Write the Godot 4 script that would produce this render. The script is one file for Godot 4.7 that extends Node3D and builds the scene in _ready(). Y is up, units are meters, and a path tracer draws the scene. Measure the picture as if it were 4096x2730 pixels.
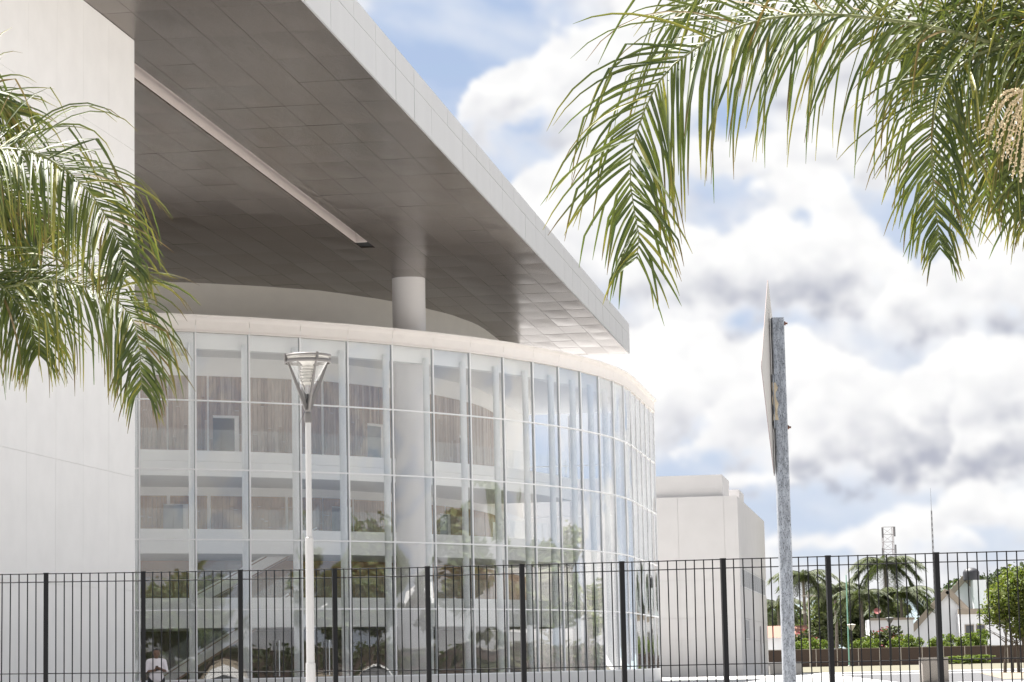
extends Node3D
# Curved glass building under a deep cantilevered roof, seen over a bar fence between two palms.
# The building is laid out in "bays" (u) relative to the eye: world = u * S, eye at height EYE.

const S := 1.8
const EYE := 1.1
const EXPOSURE := 4.6
const TH := 0.1527          # heading of the building's long axis, radians right of -z
const CORNER := Vector2(4.23, -90.15)
const SOFFIT := 11.06
const ROWS := [8.84, 7.045, 5.24, 3.415, 1.6, -0.2]
const FOC := 10100.0        # lens, in photograph pixels

var cam: Camera3D
var rng := RandomNumberGenerator.new()
var M := {}
var names := {}
var plan: PackedVector2Array = []
var plan_in: PackedVector2Array = []   # inward normals

# ------------------------------------------------------------------ mesh building
class MB:
	var v := PackedVector3Array()
	var n := PackedVector3Array()
	var c := PackedColorArray()
	var ix := PackedInt32Array()
	var uv := PackedVector2Array()
	var col := Color(1, 1, 1)
	var colored := false
	func quad(a: Vector3, b: Vector3, d: Vector3, e: Vector3) -> void:   # counter-clockwise seen from outside
		var nn := (b - a).cross(d - a)
		if nn.length_squared() < 1e-16:
			nn = (d - a).cross(e - a)
		nn = nn.normalized()
		var k := v.size()
		v.append_array(PackedVector3Array([a, b, d, e]))
		n.append_array(PackedVector3Array([nn, nn, nn, nn]))
		c.append_array(PackedColorArray([col, col, col, col]))
		ix.append_array(PackedInt32Array([k, k + 2, k + 1, k, k + 3, k + 2]))
	func tri(a: Vector3, b: Vector3, d: Vector3) -> void:
		var nn := (b - a).cross(d - a).normalized()
		var k := v.size()
		v.append_array(PackedVector3Array([a, b, d]))
		n.append_array(PackedVector3Array([nn, nn, nn]))
		c.append_array(PackedColorArray([col, col, col]))
		ix.append_array(PackedInt32Array([k, k + 2, k + 1]))
	func box(t: Transform3D, s: Vector3) -> void:
		var h := s * 0.5
		var p := []
		for i in 8:
			p.append(t * Vector3(h.x if i & 1 else -h.x, h.y if i & 2 else -h.y, h.z if i & 4 else -h.z))
		quad(p[4], p[5], p[7], p[6]); quad(p[1], p[0], p[2], p[3])
		quad(p[5], p[1], p[3], p[7]); quad(p[0], p[4], p[6], p[2])
		quad(p[6], p[7], p[3], p[2]); quad(p[0], p[1], p[5], p[4])
	func bar(a: Vector3, b: Vector3, w: float, h: float, up := Vector3.UP) -> void:   # box from a to b
		var z := (b - a)
		var l := z.length()
		z = z / l
		var x := up.cross(z).normalized()
		var y := z.cross(x)
		box(Transform3D(Basis(x, y, z), (a + b) * 0.5), Vector3(w, h, l))
	func sheet(rows: Array, flip := false) -> void:   # rows of points -> smooth surface
		var k := v.size()
		var R := rows.size()
		var Q: int = rows[0].size()
		for i in R:
			for j in Q:
				var du: Vector3 = rows[i][mini(j + 1, Q - 1)] - rows[i][maxi(j - 1, 0)]
				var dv: Vector3 = rows[mini(i + 1, R - 1)][j] - rows[maxi(i - 1, 0)][j]
				var nn := du.cross(dv).normalized()
				v.append(rows[i][j])
				n.append(-nn if flip else nn)
				c.append(col)
		for i in R - 1:
			for j in Q - 1:
				var a := k + i * Q + j
				if flip:
					ix.append_array(PackedInt32Array([a, a + 1, a + Q + 1, a, a + Q + 1, a + Q]))
				else:
					ix.append_array(PackedInt32Array([a, a + Q + 1, a + 1, a, a + Q, a + Q + 1]))
	func path(pts: PackedVector3Array, radii: PackedFloat32Array, seg := 8, caps := true) -> void:
		var rows := []
		var ref := Vector3.UP
		for i in pts.size():
			var d := (pts[mini(i + 1, pts.size() - 1)] - pts[maxi(i - 1, 0)]).normalized()
			if absf(d.dot(ref)) > 0.95:
				ref = Vector3.RIGHT if absf(d.x) < 0.8 else Vector3.FORWARD
			var x := d.cross(ref).normalized()
			var y := x.cross(d)
			ref = y
			var row := []
			for j in seg + 1:
				var a := TAU * j / seg
				row.append(pts[i] + (x * cos(a) + y * sin(a)) * radii[i])
			rows.append(row)
		var k := v.size()
		sheet(rows, false)
		for i in pts.size():       # exact normals round the path, also on the seam
			for j in seg + 1:
				var nn: Vector3 = (rows[i][j] - pts[i]).normalized()
				n[k + i * (seg + 1) + j] = nn
		# sheet() winds for du x dv; make it face out
		var m := ix.size()
		var cnt := (pts.size() - 1) * seg * 6
		var q := m - cnt
		while q < m:
			var a := v[ix[q]]
			var f := (v[ix[q + 2]] - a).cross(v[ix[q + 1]] - a)
			if f.dot(n[ix[q]] + n[ix[q + 1]] + n[ix[q + 2]]) < 0.0:
				var s := ix[q + 1]
				ix[q + 1] = ix[q + 2]
				ix[q + 2] = s
			q += 3
		if caps:
			for e in [0, pts.size() - 1]:
				for j in seg:
					if (e == 0):
						tri(pts[e], rows[e][j], rows[e][j + 1])
					else:
						tri(pts[e], rows[e][j + 1], rows[e][j])
	func tube(a: Vector3, b: Vector3, r: float, seg := 8, r2 := -1.0) -> void:
		path(PackedVector3Array([a, b]), PackedFloat32Array([r, r if r2 < 0 else r2]), seg)
	func lathe(at: Vector3, prof: PackedVector2Array, seg := 24) -> void:   # (radius, height) going up = outer face
		var rows := []
		for p in prof:
			var row := []
			for j in seg + 1:
				var a := TAU * j / seg
				row.append(at + Vector3(cos(a) * p.x, p.y, -sin(a) * p.x))
			rows.append(row)
		sheet(rows)
	func prism(poly: Array, y0: float, y1: float) -> void:   # convex plan polygon, any order
		var area := 0.0
		for i in poly.size():
			var p: Vector2 = poly[i]
			var q: Vector2 = poly[(i + 1) % poly.size()]
			area += p.x * q.y - q.x * p.y
		var P := poly.duplicate()
		if area > 0:
			P.reverse()
		for i in P.size():
			var p: Vector2 = P[i]
			var q: Vector2 = P[(i + 1) % P.size()]
			quad(Vector3(p.x, y0, p.y), Vector3(q.x, y0, q.y), Vector3(q.x, y1, q.y), Vector3(p.x, y1, p.y))
			if i > 0 and i < P.size() - 1:
				var o: Vector2 = P[0]
				tri(Vector3(o.x, y1, o.y), Vector3(p.x, y1, p.y), Vector3(q.x, y1, q.y))
				tri(Vector3(o.x, y0, o.y), Vector3(q.x, y0, q.y), Vector3(p.x, y0, p.y))
	func mesh() -> ArrayMesh:
		var arr := []
		arr.resize(Mesh.ARRAY_MAX)
		arr[Mesh.ARRAY_VERTEX] = v
		arr[Mesh.ARRAY_NORMAL] = n
		if colored:
			arr[Mesh.ARRAY_COLOR] = c
		if uv.size() == v.size() and uv.size() > 0:
			arr[Mesh.ARRAY_TEX_UV] = uv
		arr[Mesh.ARRAY_INDEX] = ix
		var m := ArrayMesh.new()
		m.add_surface_from_arrays(Mesh.PRIMITIVE_TRIANGLES, arr)
		return m

# ------------------------------------------------------------------ objects
func numbered(called: String) -> String:
	names[called] = names.get(called, -1) + 1
	return called if names[called] == 0 else "%s_%03d" % [called, names[called]]

func thing(called: String, label: String, category: String, at := Vector3.ZERO, group := "") -> Node3D:
	var o := Node3D.new()
	o.name = numbered(called)
	o.position = at
	o.set_meta("label", label)
	o.set_meta("category", category)
	if group:
		o.set_meta("group", group)
	add_child(o)
	return o

func part(parent: Node3D, called: String, what, m: Material) -> MeshInstance3D:
	# meshes are written in world coordinates; a thing's own children are moved back by its base
	var o := MeshInstance3D.new()
	o.name = called
	o.mesh = what.mesh() if what is MB else what
	o.material_override = m
	if parent.get_parent() == self and not parent.has_meta("kind"):
		o.position = -parent.position
	parent.add_child(o, true)
	return o

func holder(parent: Node3D, called: String) -> Node3D:   # a part that is only its sub-parts
	var o := Node3D.new()
	o.name = called
	if parent.get_parent() == self:
		o.position = -parent.position
	parent.add_child(o, true)
	return o

func structure(called: String, what, m: Material) -> MeshInstance3D:
	var o := MeshInstance3D.new()
	o.name = called
	o.mesh = what.mesh() if what is MB else what
	o.material_override = m
	o.set_meta("kind", "structure")
	add_child(o, true)
	return o

# ------------------------------------------------------------------ places
func W(p: Vector3) -> Vector3:
	return Vector3(p.x * S, p.y * S + EYE, p.z * S)

func AB(a: float, b: float, y: float) -> Vector3:   # along and across the building's long axis, from the roof corner
	return W(Vector3(CORNER.x + a * sin(TH) + b * cos(TH), y, CORNER.y - a * cos(TH) + b * sin(TH)))

func ray(px: float, py: float) -> Vector3:
	return cam.transform.basis * Vector3((px - 2048.0) / FOC, -(py - 1365.0) / FOC, -1.0)

func at(px: float, py: float, depth: float) -> Vector3:   # a point that far in front of the eye
	var d := ray(px, py)
	return cam.position + d * (depth / -d.z)

func on_ground(px: float, depth: float) -> Vector3:
	var p := at(px, 2650, depth)
	return Vector3(p.x, 0, p.z)

func px(p: Vector3) -> Vector2:
	var q := cam.transform.affine_inverse() * p
	return Vector2(2048.0 + FOC * q.x / -q.z, 1365.0 - FOC * q.y / -q.z)

func in_frame(p: Vector3, margin := 40.0) -> bool:
	var q := cam.transform.affine_inverse() * p
	if q.z > -1.0:
		return false
	var s := px(p)
	return s.x > -margin and s.x < 4096 + margin and s.y > -margin and s.y < 2730 + margin

# ------------------------------------------------------------------ materials
func lin(r: float, g: float, b: float, a := 1.0) -> Color:
	var k := Color(r, g, b).linear_to_srgb()
	k.a = a
	return k

func mat(called: String, k: Color, rough := 0.8, metal := 0.0) -> StandardMaterial3D:
	var m := StandardMaterial3D.new()
	m.resource_name = called
	m.albedo_color = k
	m.roughness = rough
	m.metallic = metal
	M[called] = m
	return m

func noise_tex(seed_: int, freq: float, lo: float, hi: float, size := 512, octaves := 4) -> NoiseTexture2D:
	var f := FastNoiseLite.new()
	f.seed = seed_
	f.frequency = freq
	f.fractal_octaves = octaves
	var t := NoiseTexture2D.new()
	t.width = size
	t.height = size
	t.seamless = true
	t.noise = f
	var g := Gradient.new()
	g.set_color(0, Color(lo, lo, lo))
	g.set_color(1, Color(hi, hi, hi))
	t.color_ramp = g
	return t

func world_tex(m: StandardMaterial3D, t: Texture2D, metres: float) -> void:
	m.albedo_texture = t
	m.uv1_triplanar = true
	m.uv1_world_triplanar = true
	m.uv1_scale = Vector3.ONE / metres

func make_materials() -> void:
	var plaster := noise_tex(3, 0.012, 0.965, 1.0)
	var blotch := noise_tex(5, 0.006, 0.86, 1.0)
	var grit := noise_tex(9, 0.05, 0.72, 1.0)
	world_tex(mat("white panel", lin(0.78, 0.765, 0.755), 0.62), plaster, 9.0)
	world_tex(mat("fascia", lin(0.45, 0.45, 0.455), 0.5), plaster, 6.0)
	world_tex(mat("rim", lin(0.86, 0.81, 0.775), 0.55), plaster, 5.0)
	world_tex(mat("drum", lin(0.86, 0.82, 0.765), 0.75), plaster, 8.0)
	world_tex(mat("far wall", lin(0.52, 0.505, 0.50), 0.8), plaster, 14.0)
	var streak := noise_tex(41, 0.012, 0.975, 1.0, 512, 4)
	for k in ["fascia"]:
		M[k].albedo_texture = streak
		M[k].uv1_scale = Vector3(0.13, 0.014, 0.13)
	mat("dark void", lin(0.03, 0.03, 0.03), 0.9)
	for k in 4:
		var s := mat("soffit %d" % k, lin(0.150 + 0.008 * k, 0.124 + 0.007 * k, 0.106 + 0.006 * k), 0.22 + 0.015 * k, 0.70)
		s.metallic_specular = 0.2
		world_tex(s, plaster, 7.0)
	mat("slot", lin(0.62, 0.56, 0.535), 0.6)
	mat("column", lin(0.74, 0.72, 0.72), 0.38)
	mat("mullion", lin(0.88, 0.88, 0.89), 0.35)
	mat("gasket", lin(0.36, 0.38, 0.39), 0.6)
	mat("warm wood", lin(0.30, 0.165, 0.075), 0.5)
	mat("steel post", lin(0.82, 0.85, 0.86), 0.4)
	var g := mat("pane", lin(0.80, 0.88, 0.87, 0.004), 0.012)
	g.transparency = BaseMaterial3D.TRANSPARENCY_ALPHA
	g.metallic_specular = 0.5
	var g2 := mat("guard glass", lin(0.62, 0.80, 0.76, 0.10), 0.02)
	g2.transparency = BaseMaterial3D.TRANSPARENCY_ALPHA
	mat("slab", lin(0.86, 0.87, 0.86), 0.6)
	mat("ceiling", lin(0.72, 0.72, 0.72), 0.8)
	mat("inner wall", lin(0.85, 0.84, 0.82), 0.8)
	mat("stone floor", lin(0.10, 0.085, 0.07), 0.35)
	mat("inner floor", lin(0.62, 0.60, 0.57), 0.4)
	var grain := noise_tex(21, 0.03, 0.75, 1.0)
	for k in 5:
		var w := mat("wood %d" % k, [lin(0.42, 0.29, 0.22), lin(0.52, 0.39, 0.31), lin(0.32, 0.21, 0.16), lin(0.58, 0.46, 0.38), lin(0.46, 0.34, 0.27)][k], 0.6)
		w.albedo_texture = grain
		w.uv1_triplanar = true
		w.uv1_world_triplanar = true
		w.uv1_scale = Vector3(0.9, 0.06, 0.9)
	mat("dark wood", lin(0.05, 0.034, 0.024), 0.5)
	mat("black paint", lin(0.006, 0.006, 0.007), 0.65).metallic_specular = 0.3
	mat("lamp paint", lin(0.40, 0.39, 0.388), 0.42, 0.25)
	mat("lamp bracket", lin(0.13, 0.122, 0.118), 0.5, 0.3)
	var lg := mat("lamp glass", lin(0.9, 0.88, 0.84, 0.06), 0.03)
	lg.transparency = BaseMaterial3D.TRANSPARENCY_ALPHA
	mat("lamp louvre", lin(0.42, 0.40, 0.37), 0.35)
	mat("rubber", lin(0.02, 0.02, 0.02), 0.7)
	# galvanised steel with spangle and streaks
	var zinc := mat("galvanised", lin(0.50, 0.53, 0.58), 0.42, 0.55)
	zinc.albedo_texture = galvanised()
	zinc.uv1_triplanar = true
	zinc.uv1_world_triplanar = true
	zinc.uv1_scale = Vector3(3.0, 1.6, 3.0)
	mat("sign back", lin(0.36, 0.345, 0.33), 0.5)
	mat("sign edge", lin(0.10, 0.045, 0.04), 0.5)
	mat("rust", lin(0.13, 0.06, 0.04), 0.8)
	mat("tape", lin(0.50, 0.42, 0.30), 0.8)
	for k in ["leaf", "crown leaf"]:
		var lf := mat(k, Color(1, 1, 1), 0.52 if k == "leaf" else 0.7)
		lf.vertex_color_use_as_albedo = true
		lf.backlight_enabled = true
		lf.backlight = lin(0.70, 0.76, 0.32)
	mat("rachis", lin(0.13, 0.14, 0.05), 0.5)
	var bark := mat("bark", lin(0.20, 0.17, 0.14), 0.9)
	world_tex(bark, grit, 0.8)
	mat("blossom", lin(0.50, 0.40, 0.25), 0.7)
	world_tex(mat("pavement", lin(0.50, 0.495, 0.485), 0.85), blotch, 8.0)
	world_tex(mat("asphalt", lin(0.085, 0.085, 0.09), 0.9), grit, 3.0)
	world_tex(mat("concrete", lin(0.46, 0.44, 0.41), 0.85), grit, 4.0)
	world_tex(mat("dry grass", lin(0.14, 0.13, 0.085), 0.95), grit, 5.0)
	world_tex(mat("sandy soil", lin(0.20, 0.165, 0.12), 0.95), blotch, 12.0)
	world_tex(mat("brick far", lin(0.11, 0.075, 0.06), 0.9), grit, 3.0)
	world_tex(mat("stone block", lin(0.26, 0.235, 0.21), 0.9), grit, 1.5)
	mat("white paint", lin(0.62, 0.62, 0.63), 0.7)
	mat("tile green", lin(0.08, 0.18, 0.12), 0.6)
	mat("tan trim", lin(0.26, 0.22, 0.175), 0.8)
	mat("terracotta", lin(0.25, 0.12, 0.085), 0.8)
	mat("window dark", lin(0.05, 0.055, 0.06), 0.15)
	mat("window grey", lin(0.20, 0.21, 0.22), 0.15)
	mat("tank black", lin(0.03, 0.03, 0.035), 0.5)
	mat("mast", lin(0.09, 0.088, 0.09), 0.6)
	mat("mast red", lin(0.085, 0.062, 0.06), 0.6)
	mat("wood pole", lin(0.36, 0.32, 0.28), 0.9)
	mat("pole green", lin(0.20, 0.40, 0.32), 0.6)
	mat("dish red", lin(0.24, 0.075, 0.07), 0.5)
	mat("lantern", lin(0.45, 0.43, 0.38), 0.4)
	mat("skip", lin(0.14, 0.135, 0.13), 0.7)
	mat("skin", lin(0.13, 0.07, 0.045), 0.55)
	mat("shirt", lin(0.62, 0.58, 0.60), 0.85)
	mat("trousers", lin(0.02, 0.02, 0.025), 0.85)
	mat("hair", lin(0.012, 0.01, 0.009), 0.6)
	mat("hill", lin(0.16, 0.20, 0.22), 0.95)

func galvanised() -> ImageTexture:
	var im := Image.create(512, 512, false, Image.FORMAT_RGB8)
	var f := FastNoiseLite.new()
	f.seed = 4
	f.noise_type = FastNoiseLite.TYPE_CELLULAR
	f.cellular_return_type = FastNoiseLite.RETURN_CELL_VALUE
	f.frequency = 0.11
	var f2 := FastNoiseLite.new()
	f2.seed = 8
	f2.frequency = 0.03
	for y in 512:
		for x in 512:
			var k := 0.80 + 0.13 * f.get_noise_2d(x, y * 0.6) + 0.14 * f2.get_noise_2d(x * 1.4, y * 0.5)
			if f2.get_noise_2d(x * 5.0 + 900, y * 3.0) > 0.34:
				k *= 0.52
			im.set_pixel(x, y, Color(k, k, k))
	return ImageTexture.create_from_image(im)

# ------------------------------------------------------------------ sky: air and clouds
var fbm := FastNoiseLite.new()
var puff := FastNoiseLite.new()
func cloud_field(s: Vector3) -> float:
	var w := s + Vector3(fbm.get_noise_3dv(s * 24.0), fbm.get_noise_3dv(s * 24.0 + Vector3(9, 2, 5)), 0.0) * 0.010
	return 0.30 * fbm.get_noise_3dv(s * 9.0) + 0.50 * (-puff.get_noise_3dv(w * 20.0 + Vector3(3.3, 8.1, 5.7)) - 0.50) + 0.34 * (-puff.get_noise_3dv(w * 58.0) - 0.50)

# heaped clouds, far to near: centre, base, half width, height (photograph / 1.741), greyness of the base
var HEAPS := [[1340, 330, 250, 330, 0.30], [1760, 215, 420, 330, 0.30], [1700, 415, 320, 130, 0.40], [2240, 440, 210, 330, 0.30], [1350, 690, 190, 360, 0.30],
	[1640, 690, 200, 250, 0.55], [1800, 720, 270, 310, 0.75], [2290, 800, 260, 360, 0.70], [1480, 1000, 170, 280, 0.25], [1640, 1010, 190, 230, 0.40], [1900, 1100, 300, 330, 0.75], [2160, 1115, 300, 380, 0.95], [2390, 1110, 180, 420, 0.80],
	[1560, 1235, 150, 60, 0.10], [1880, 1275, 100, 70, 0.15], [2070, 1270, 160, 105, 0.20], [2300, 1230, 140, 120, 0.25], [1700, 1120, 130, 40, 0.1]]

var GAPS := [[1000, 110, 190, 120, 0.9], [1130, 320, 90, 130, 1.2], [1225, 430, 80, 70, 1.0], [1650, 290, 90, 60, 0.8], [1780, 415, 210, 35, 1.0], [2010, 470, 110, 95, 1.5], [1760, 740, 110, 45, 1.0], [1600, 1130, 260, 110, 0.8], [2050, 1160, 340, 50, 0.8], [2300, 810, 60, 50, 0.9], [1900, 1230, 500, 70, 0.5]]

func heaped(c: Color, x: float, y: float, s: Vector3) -> Color:
	var w := s + Vector3(fbm.get_noise_3dv(s * 30.0), fbm.get_noise_3dv(s * 30.0 + Vector3(9, 2, 5)), 0.0) * 0.008
	var p1 := -puff.get_noise_3dv(w * 17.0) - 0.5
	var p2 := -puff.get_noise_3dv(w * 44.0 + Vector3(5, 1, 2)) - 0.5
	var p3 := -puff.get_noise_3dv(w * 110.0 + Vector3(1, 4, 8)) - 0.5
	var lift := Vector3(-0.0035, 0.007, 0.0)
	var q2 := -puff.get_noise_3dv((w + lift) * 44.0 + Vector3(5, 1, 2)) - 0.5
	var q1 := -puff.get_noise_3dv((w + lift * 2.2) * 17.0) - 0.5
	var n := fbm.get_noise_3dv(s * 13.0)
	var n2 := fbm.get_noise_3dv(s * 60.0 + Vector3(3, 3, 3))
	var relief := 0.55 * (q1 - p1) + 0.45 * (q2 - p2)
	# thin high cloud behind them, open in places
	var sheet := 0.30 + 0.55 * smoothstep(1000.0, 1400.0, x) + 0.9 * n + 0.35 * p1
	for g in GAPS:
		sheet -= g[4] * exp(-pow((x - g[0]) / g[2], 2.0) - pow((y - g[1]) / g[3], 2.0))
	var sa := smoothstep(0.15, 0.85, sheet)
	c = c.lerp(Color(0.97, 0.97, 0.98).lerp(Color(0.62, 0.64, 0.71), clampf(0.25 + 0.9 * relief + 0.6 * n2, 0.0, 1.0)), sa)
	for h in HEAPS:
		var u: float = (x - h[0]) / (h[2] * 1.18) + 0.30 * n
		var bump: float = 80.0 * p1 + 46.0 * p2 + 22.0 * p3
		var v: float = (h[1] - y - bump) / (h[3] * 1.16)
		if absf(u) > 1.25 or v < -0.6 or v > 1.4:
			continue
		var top := sqrt(maxf(0.0, 1.0 - u * u)) * (0.86 + 0.5 * n)
		var a := smoothstep(0.0, 0.075 * 300.0 / h[3], top - v) * smoothstep(-0.10, 0.22, v + 0.35 * n2 + 0.2 * n)
		if a <= 0.0:
			continue
		var low := 1.0 - smoothstep(0.0, 0.72, v / maxf(top, 0.05))
		var shade := clampf(0.06 + h[4] * 0.95 * low * (0.75 + 0.9 * n2) + 1.05 * relief * (0.65 + 0.6 * low) - 0.10 * p2 + 0.14 * n2, 0.0, 1.0)
		c = c.lerp(Color(1.05, 1.045, 1.035).lerp(Color(0.48, 0.50, 0.585), shade), a)
	return c

func sky_color(d: Vector3) -> Color:
	var el := asin(clampf(d.y, -1.0, 1.0))
	var s := d + Vector3(11.37, 4.21, 7.93)
	s.y = s.y * 1.25
	var veil := clampf(0.30 + 0.9 * fbm.get_noise_3dv(Vector3(s.x * 8.0, s.y * 26.0 + s.x * 9.0, s.z * 8.0)) + 0.25 * fbm.get_noise_3dv(s * 40.0), 0.0, 0.9)
	var blue := Color(0.42, 0.55, 0.80).lerp(Color(0.72, 0.79, 0.89), pow(1.0 - clampf(el / 0.55, 0.0, 1.0), 3.4))
	var c := blue.lerp(Color(0.82, 0.86, 0.93), veil)
	var own := 0.0
	var x := 0.0
	var y := 0.0
	if d.z < -0.3:
		var q := cam.transform.basis.inverse() * d
		x = (2048.0 + FOC * q.x / -q.z) / 1.741
		y = (1365.0 - FOC * q.y / -q.z) / 1.741
		own = 1.0 - smoothstep(0.0, 500.0, maxf(maxf(-x, x - 2353.0), maxf(-y, y - 1568.0)))
	if own > 0.0:
		var near := heaped(c, x, y, s)
		if own >= 1.0:
			return near
		return far_clouds(c, s).lerp(near, own)
	return far_clouds(c, s)

func far_clouds(c: Color, s: Vector3) -> Color:   # the rest of the sky: the same kind of cloud, as much of it
	var cover := 0.58 + 0.75 * fbm.get_noise_3dv(s * 3.0)
	var grey := maxf(0.0, fbm.get_noise_3dv(s * 4.0 + Vector3(2, 9, 4)))
	var f := cloud_field(s)
	var lit := cloud_field(s + Vector3(-0.004, 0.010, 0.0))
	cover += f
	var a := smoothstep(0.41, 0.52, cover)
	var shade := clampf(0.10 + grey * (0.46 - 0.6 * f) + 2.1 * (lit - f) + 0.20 * clampf(cover - 0.75, 0.0, 1.0), 0.0, 1.0)
	return c.lerp(Color(1.05, 1.045, 1.035).lerp(Color(0.50, 0.515, 0.59), shade), a)

func make_sky() -> Sky:
	fbm.seed = 11
	fbm.frequency = 1.0
	fbm.fractal_octaves = 5
	puff.seed = 23
	puff.frequency = 1.0
	puff.noise_type = FastNoiseLite.TYPE_CELLULAR
	puff.cellular_return_type = FastNoiseLite.RETURN_DISTANCE
	puff.fractal_type = FastNoiseLite.FRACTAL_FBM
	puff.fractal_octaves = 3
	puff.fractal_gain = 0.45
	const WID := 4096
	const HEI := 2048
	const MAXV := 1.06      # radiance (as shown) that a full texel stands for
	var low := Image.create(1024, 512, false, Image.FORMAT_RGB8)
	for y in 512:
		for x in 1024:
			low.set_pixel(x, y, texel((x + 0.5) / 1024.0, (y + 0.5) / 512.0, MAXV))
	low.resize(WID, HEI, Image.INTERPOLATE_CUBIC)
	# the stretch in front of the lens at full resolution
	for y in range(int(HEI * 0.5 - 270), int(HEI * 0.5) + 4):
		for x in range(-260, 260):
			low.set_pixel(posmod(x, WID), y, texel((x + 0.5) / WID, (y + 0.5) / HEI, MAXV))
	var pm := PanoramaSkyMaterial.new()
	pm.panorama = ImageTexture.create_from_image(low)
	pm.filter = true
	pm.energy_multiplier = MAXV / EXPOSURE
	var sky := Sky.new()
	sky.sky_material = pm
	return sky

func texel(u: float, v: float, top: float) -> Color:
	var az := u * TAU      # the left edge of a panorama looks down -z
	var el := (0.5 - v) * PI
	var c := sky_color(Vector3(sin(az) * cos(el), sin(maxf(el, 0.0)), -cos(az) * cos(el)).normalized())
	return Color(minf(c.r / top, 1.0), minf(c.g / top, 1.0), minf(c.b / top, 1.0)).linear_to_srgb()

# ------------------------------------------------------------------ start
func _ready() -> void:
	rng.seed = 77
	cam = Camera3D.new()
	cam.name = "camera"
	cam.fov = 15.394
	cam.near = 0.1
	cam.far = 4000.0
	cam.transform = Transform3D(Basis(Vector3.RIGHT, atan(1300.0 / FOC)) * Basis(Vector3.BACK, deg_to_rad(-1.17)), Vector3(0, EYE, 0))
	add_child(cam)
	var env := Environment.new()
	env.background_mode = Environment.BG_SKY
	env.sky = make_sky()
	env.tonemap_mode = Environment.TONE_MAPPER_LINEAR
	env.tonemap_exposure = EXPOSURE
	env.ssao_enabled = true
	env.ssil_enabled = true
	env.sdfgi_enabled = true
	var we := WorldEnvironment.new()
	we.name = "environment"
	we.environment = env
	add_child(we)
	var sun := DirectionalLight3D.new()
	sun.name = "sun"
	sun.light_energy = 1.5
	sun.light_color = Color(1.0, 0.985, 0.965)
	sun.light_angular_distance = 0.5
	sun.shadow_enabled = true
	var az := deg_to_rad(-48.0)
	var el := deg_to_rad(66.0)
	var to_sun := Vector3(sin(az) * cos(el), sin(el), -cos(az) * cos(el))
	sun.transform = Transform3D(Basis.looking_at(-to_sun, Vector3.UP), Vector3(0, 60, 0))
	add_child(sun)
	make_materials()
	make_plan()
	make_ground()
	make_building()
	make_end_block()
	make_fence()
	make_street_lamp()
	make_road_sign()
	make_palms()
	make_person()
	make_background()
	make_opposite_side()

func make_plan() -> void:
	var t := PackedFloat32Array()
	for i in range(-5, 20):
		var s := i / 20.0
		t.append(deg_to_rad(81.25 if i >= 15 else minf(24.986 + 80.512 * s - 18.539 * s * s + 19.636 * s * s * s, 81.25)))
	var p := Vector2(-9.674, -64.897)
	for i in 5:
		p -= 1.519 * Vector2(cos(t[4 - i]), -sin(t[4 - i]))
	plan.append(p)
	for i in t.size():
		p += 1.519 * Vector2(cos(t[i]), -sin(t[i]))
		plan.append(p)
	for i in plan.size():
		var d := (plan[mini(i + 1, plan.size() - 1)] - plan[maxi(i - 1, 0)]).normalized()
		plan_in.append(Vector2(d.y, -d.x))

func off(i: int, o: float) -> Vector2:   # plan point i moved o bays into the building
	return plan[i] + plan_in[i] * o

func at_plan(p: Vector2, y: float) -> Vector3:
	return W(Vector3(p.x, y, p.y))

# ------------------------------------------------------------------ ground
func make_ground() -> void:
	var g := MB.new()
	g.quad(Vector3(-1500, 0, 600), Vector3(1500, 0, 600), Vector3(1500, 0, -2600), Vector3(-1500, 0, -2600))
	structure("ground", g, M["pavement"])
	var a := MB.new()   # car park between the fence and the brick wall
	a.quad(Vector3(17, 0.004, -112), Vector3(200, 0.004, -112), Vector3(200, 0.004, -176), Vector3(22, 0.004, -176))
	structure("car_park", a, M["asphalt"])
	var a2 := MB.new()
	a2.quad(Vector3(24, 0.004, -182), Vector3(200, 0.004, -182), Vector3(200, 0.004, -206), Vector3(24, 0.004, -206))
	structure("driveway", a2, M["asphalt"])
	var st := MB.new()   # street on this side of the fence
	st.quad(Vector3(-60, 0.004, 30), Vector3(60, 0.004, 30), Vector3(60, 0.004, -7), Vector3(-60, 0.004, -7))
	structure("street", st, M["asphalt"])
	var gr := MB.new()
	gr.quad(Vector3(24, 0.008, -214), Vector3(160, 0.008, -214), Vector3(160, 0.008, -392), Vector3(24, 0.008, -392))
	structure("lawn", gr, M["dry grass"])
	var so := MB.new()
	so.quad(Vector3(23, 0.012, -121), Vector3(60, 0.012, -121), Vector3(70, 0.012, -172), Vector3(31, 0.012, -172))
	structure("path", so, M["sandy soil"])
	var ve := MB.new()   # bare verge under the trees of the side road
	ve.quad(Vector3(30, 0.008, 20), Vector3(64, 0.008, 20), Vector3(64, 0.008, -109), Vector3(30, 0.008, -109))
	structure("verge", ve, M["sandy soil"])
	var h := MB.new()   # low blue hill on the horizon
	var rows := []
	for j in 2:
		var row := []
		for i in 41:
			var x := -200.0 + 40.0 * i
			var e := exp(-pow((x - 420.0) / 260.0, 2.0)) * 62.0 + 8.0 * sin(i * 0.7) + 6.0 * sin(i * 1.9 + 1.0) + 8.0
			row.append(Vector3(x, maxf(e, 0.5) if j else -1.0, -2300.0 - 200.0 * j))
		rows.append(row)
	h.sheet(rows)
	structure("hills", h, M["hill"])

# ------------------------------------------------------------------ the building
func plan_basis(d: Vector2) -> Basis:   # x along the wall, z out of it
	var x := Vector3(d.x, 0, d.y).normalized()
	return Basis(x, Vector3.UP, x.cross(Vector3.UP))

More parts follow.
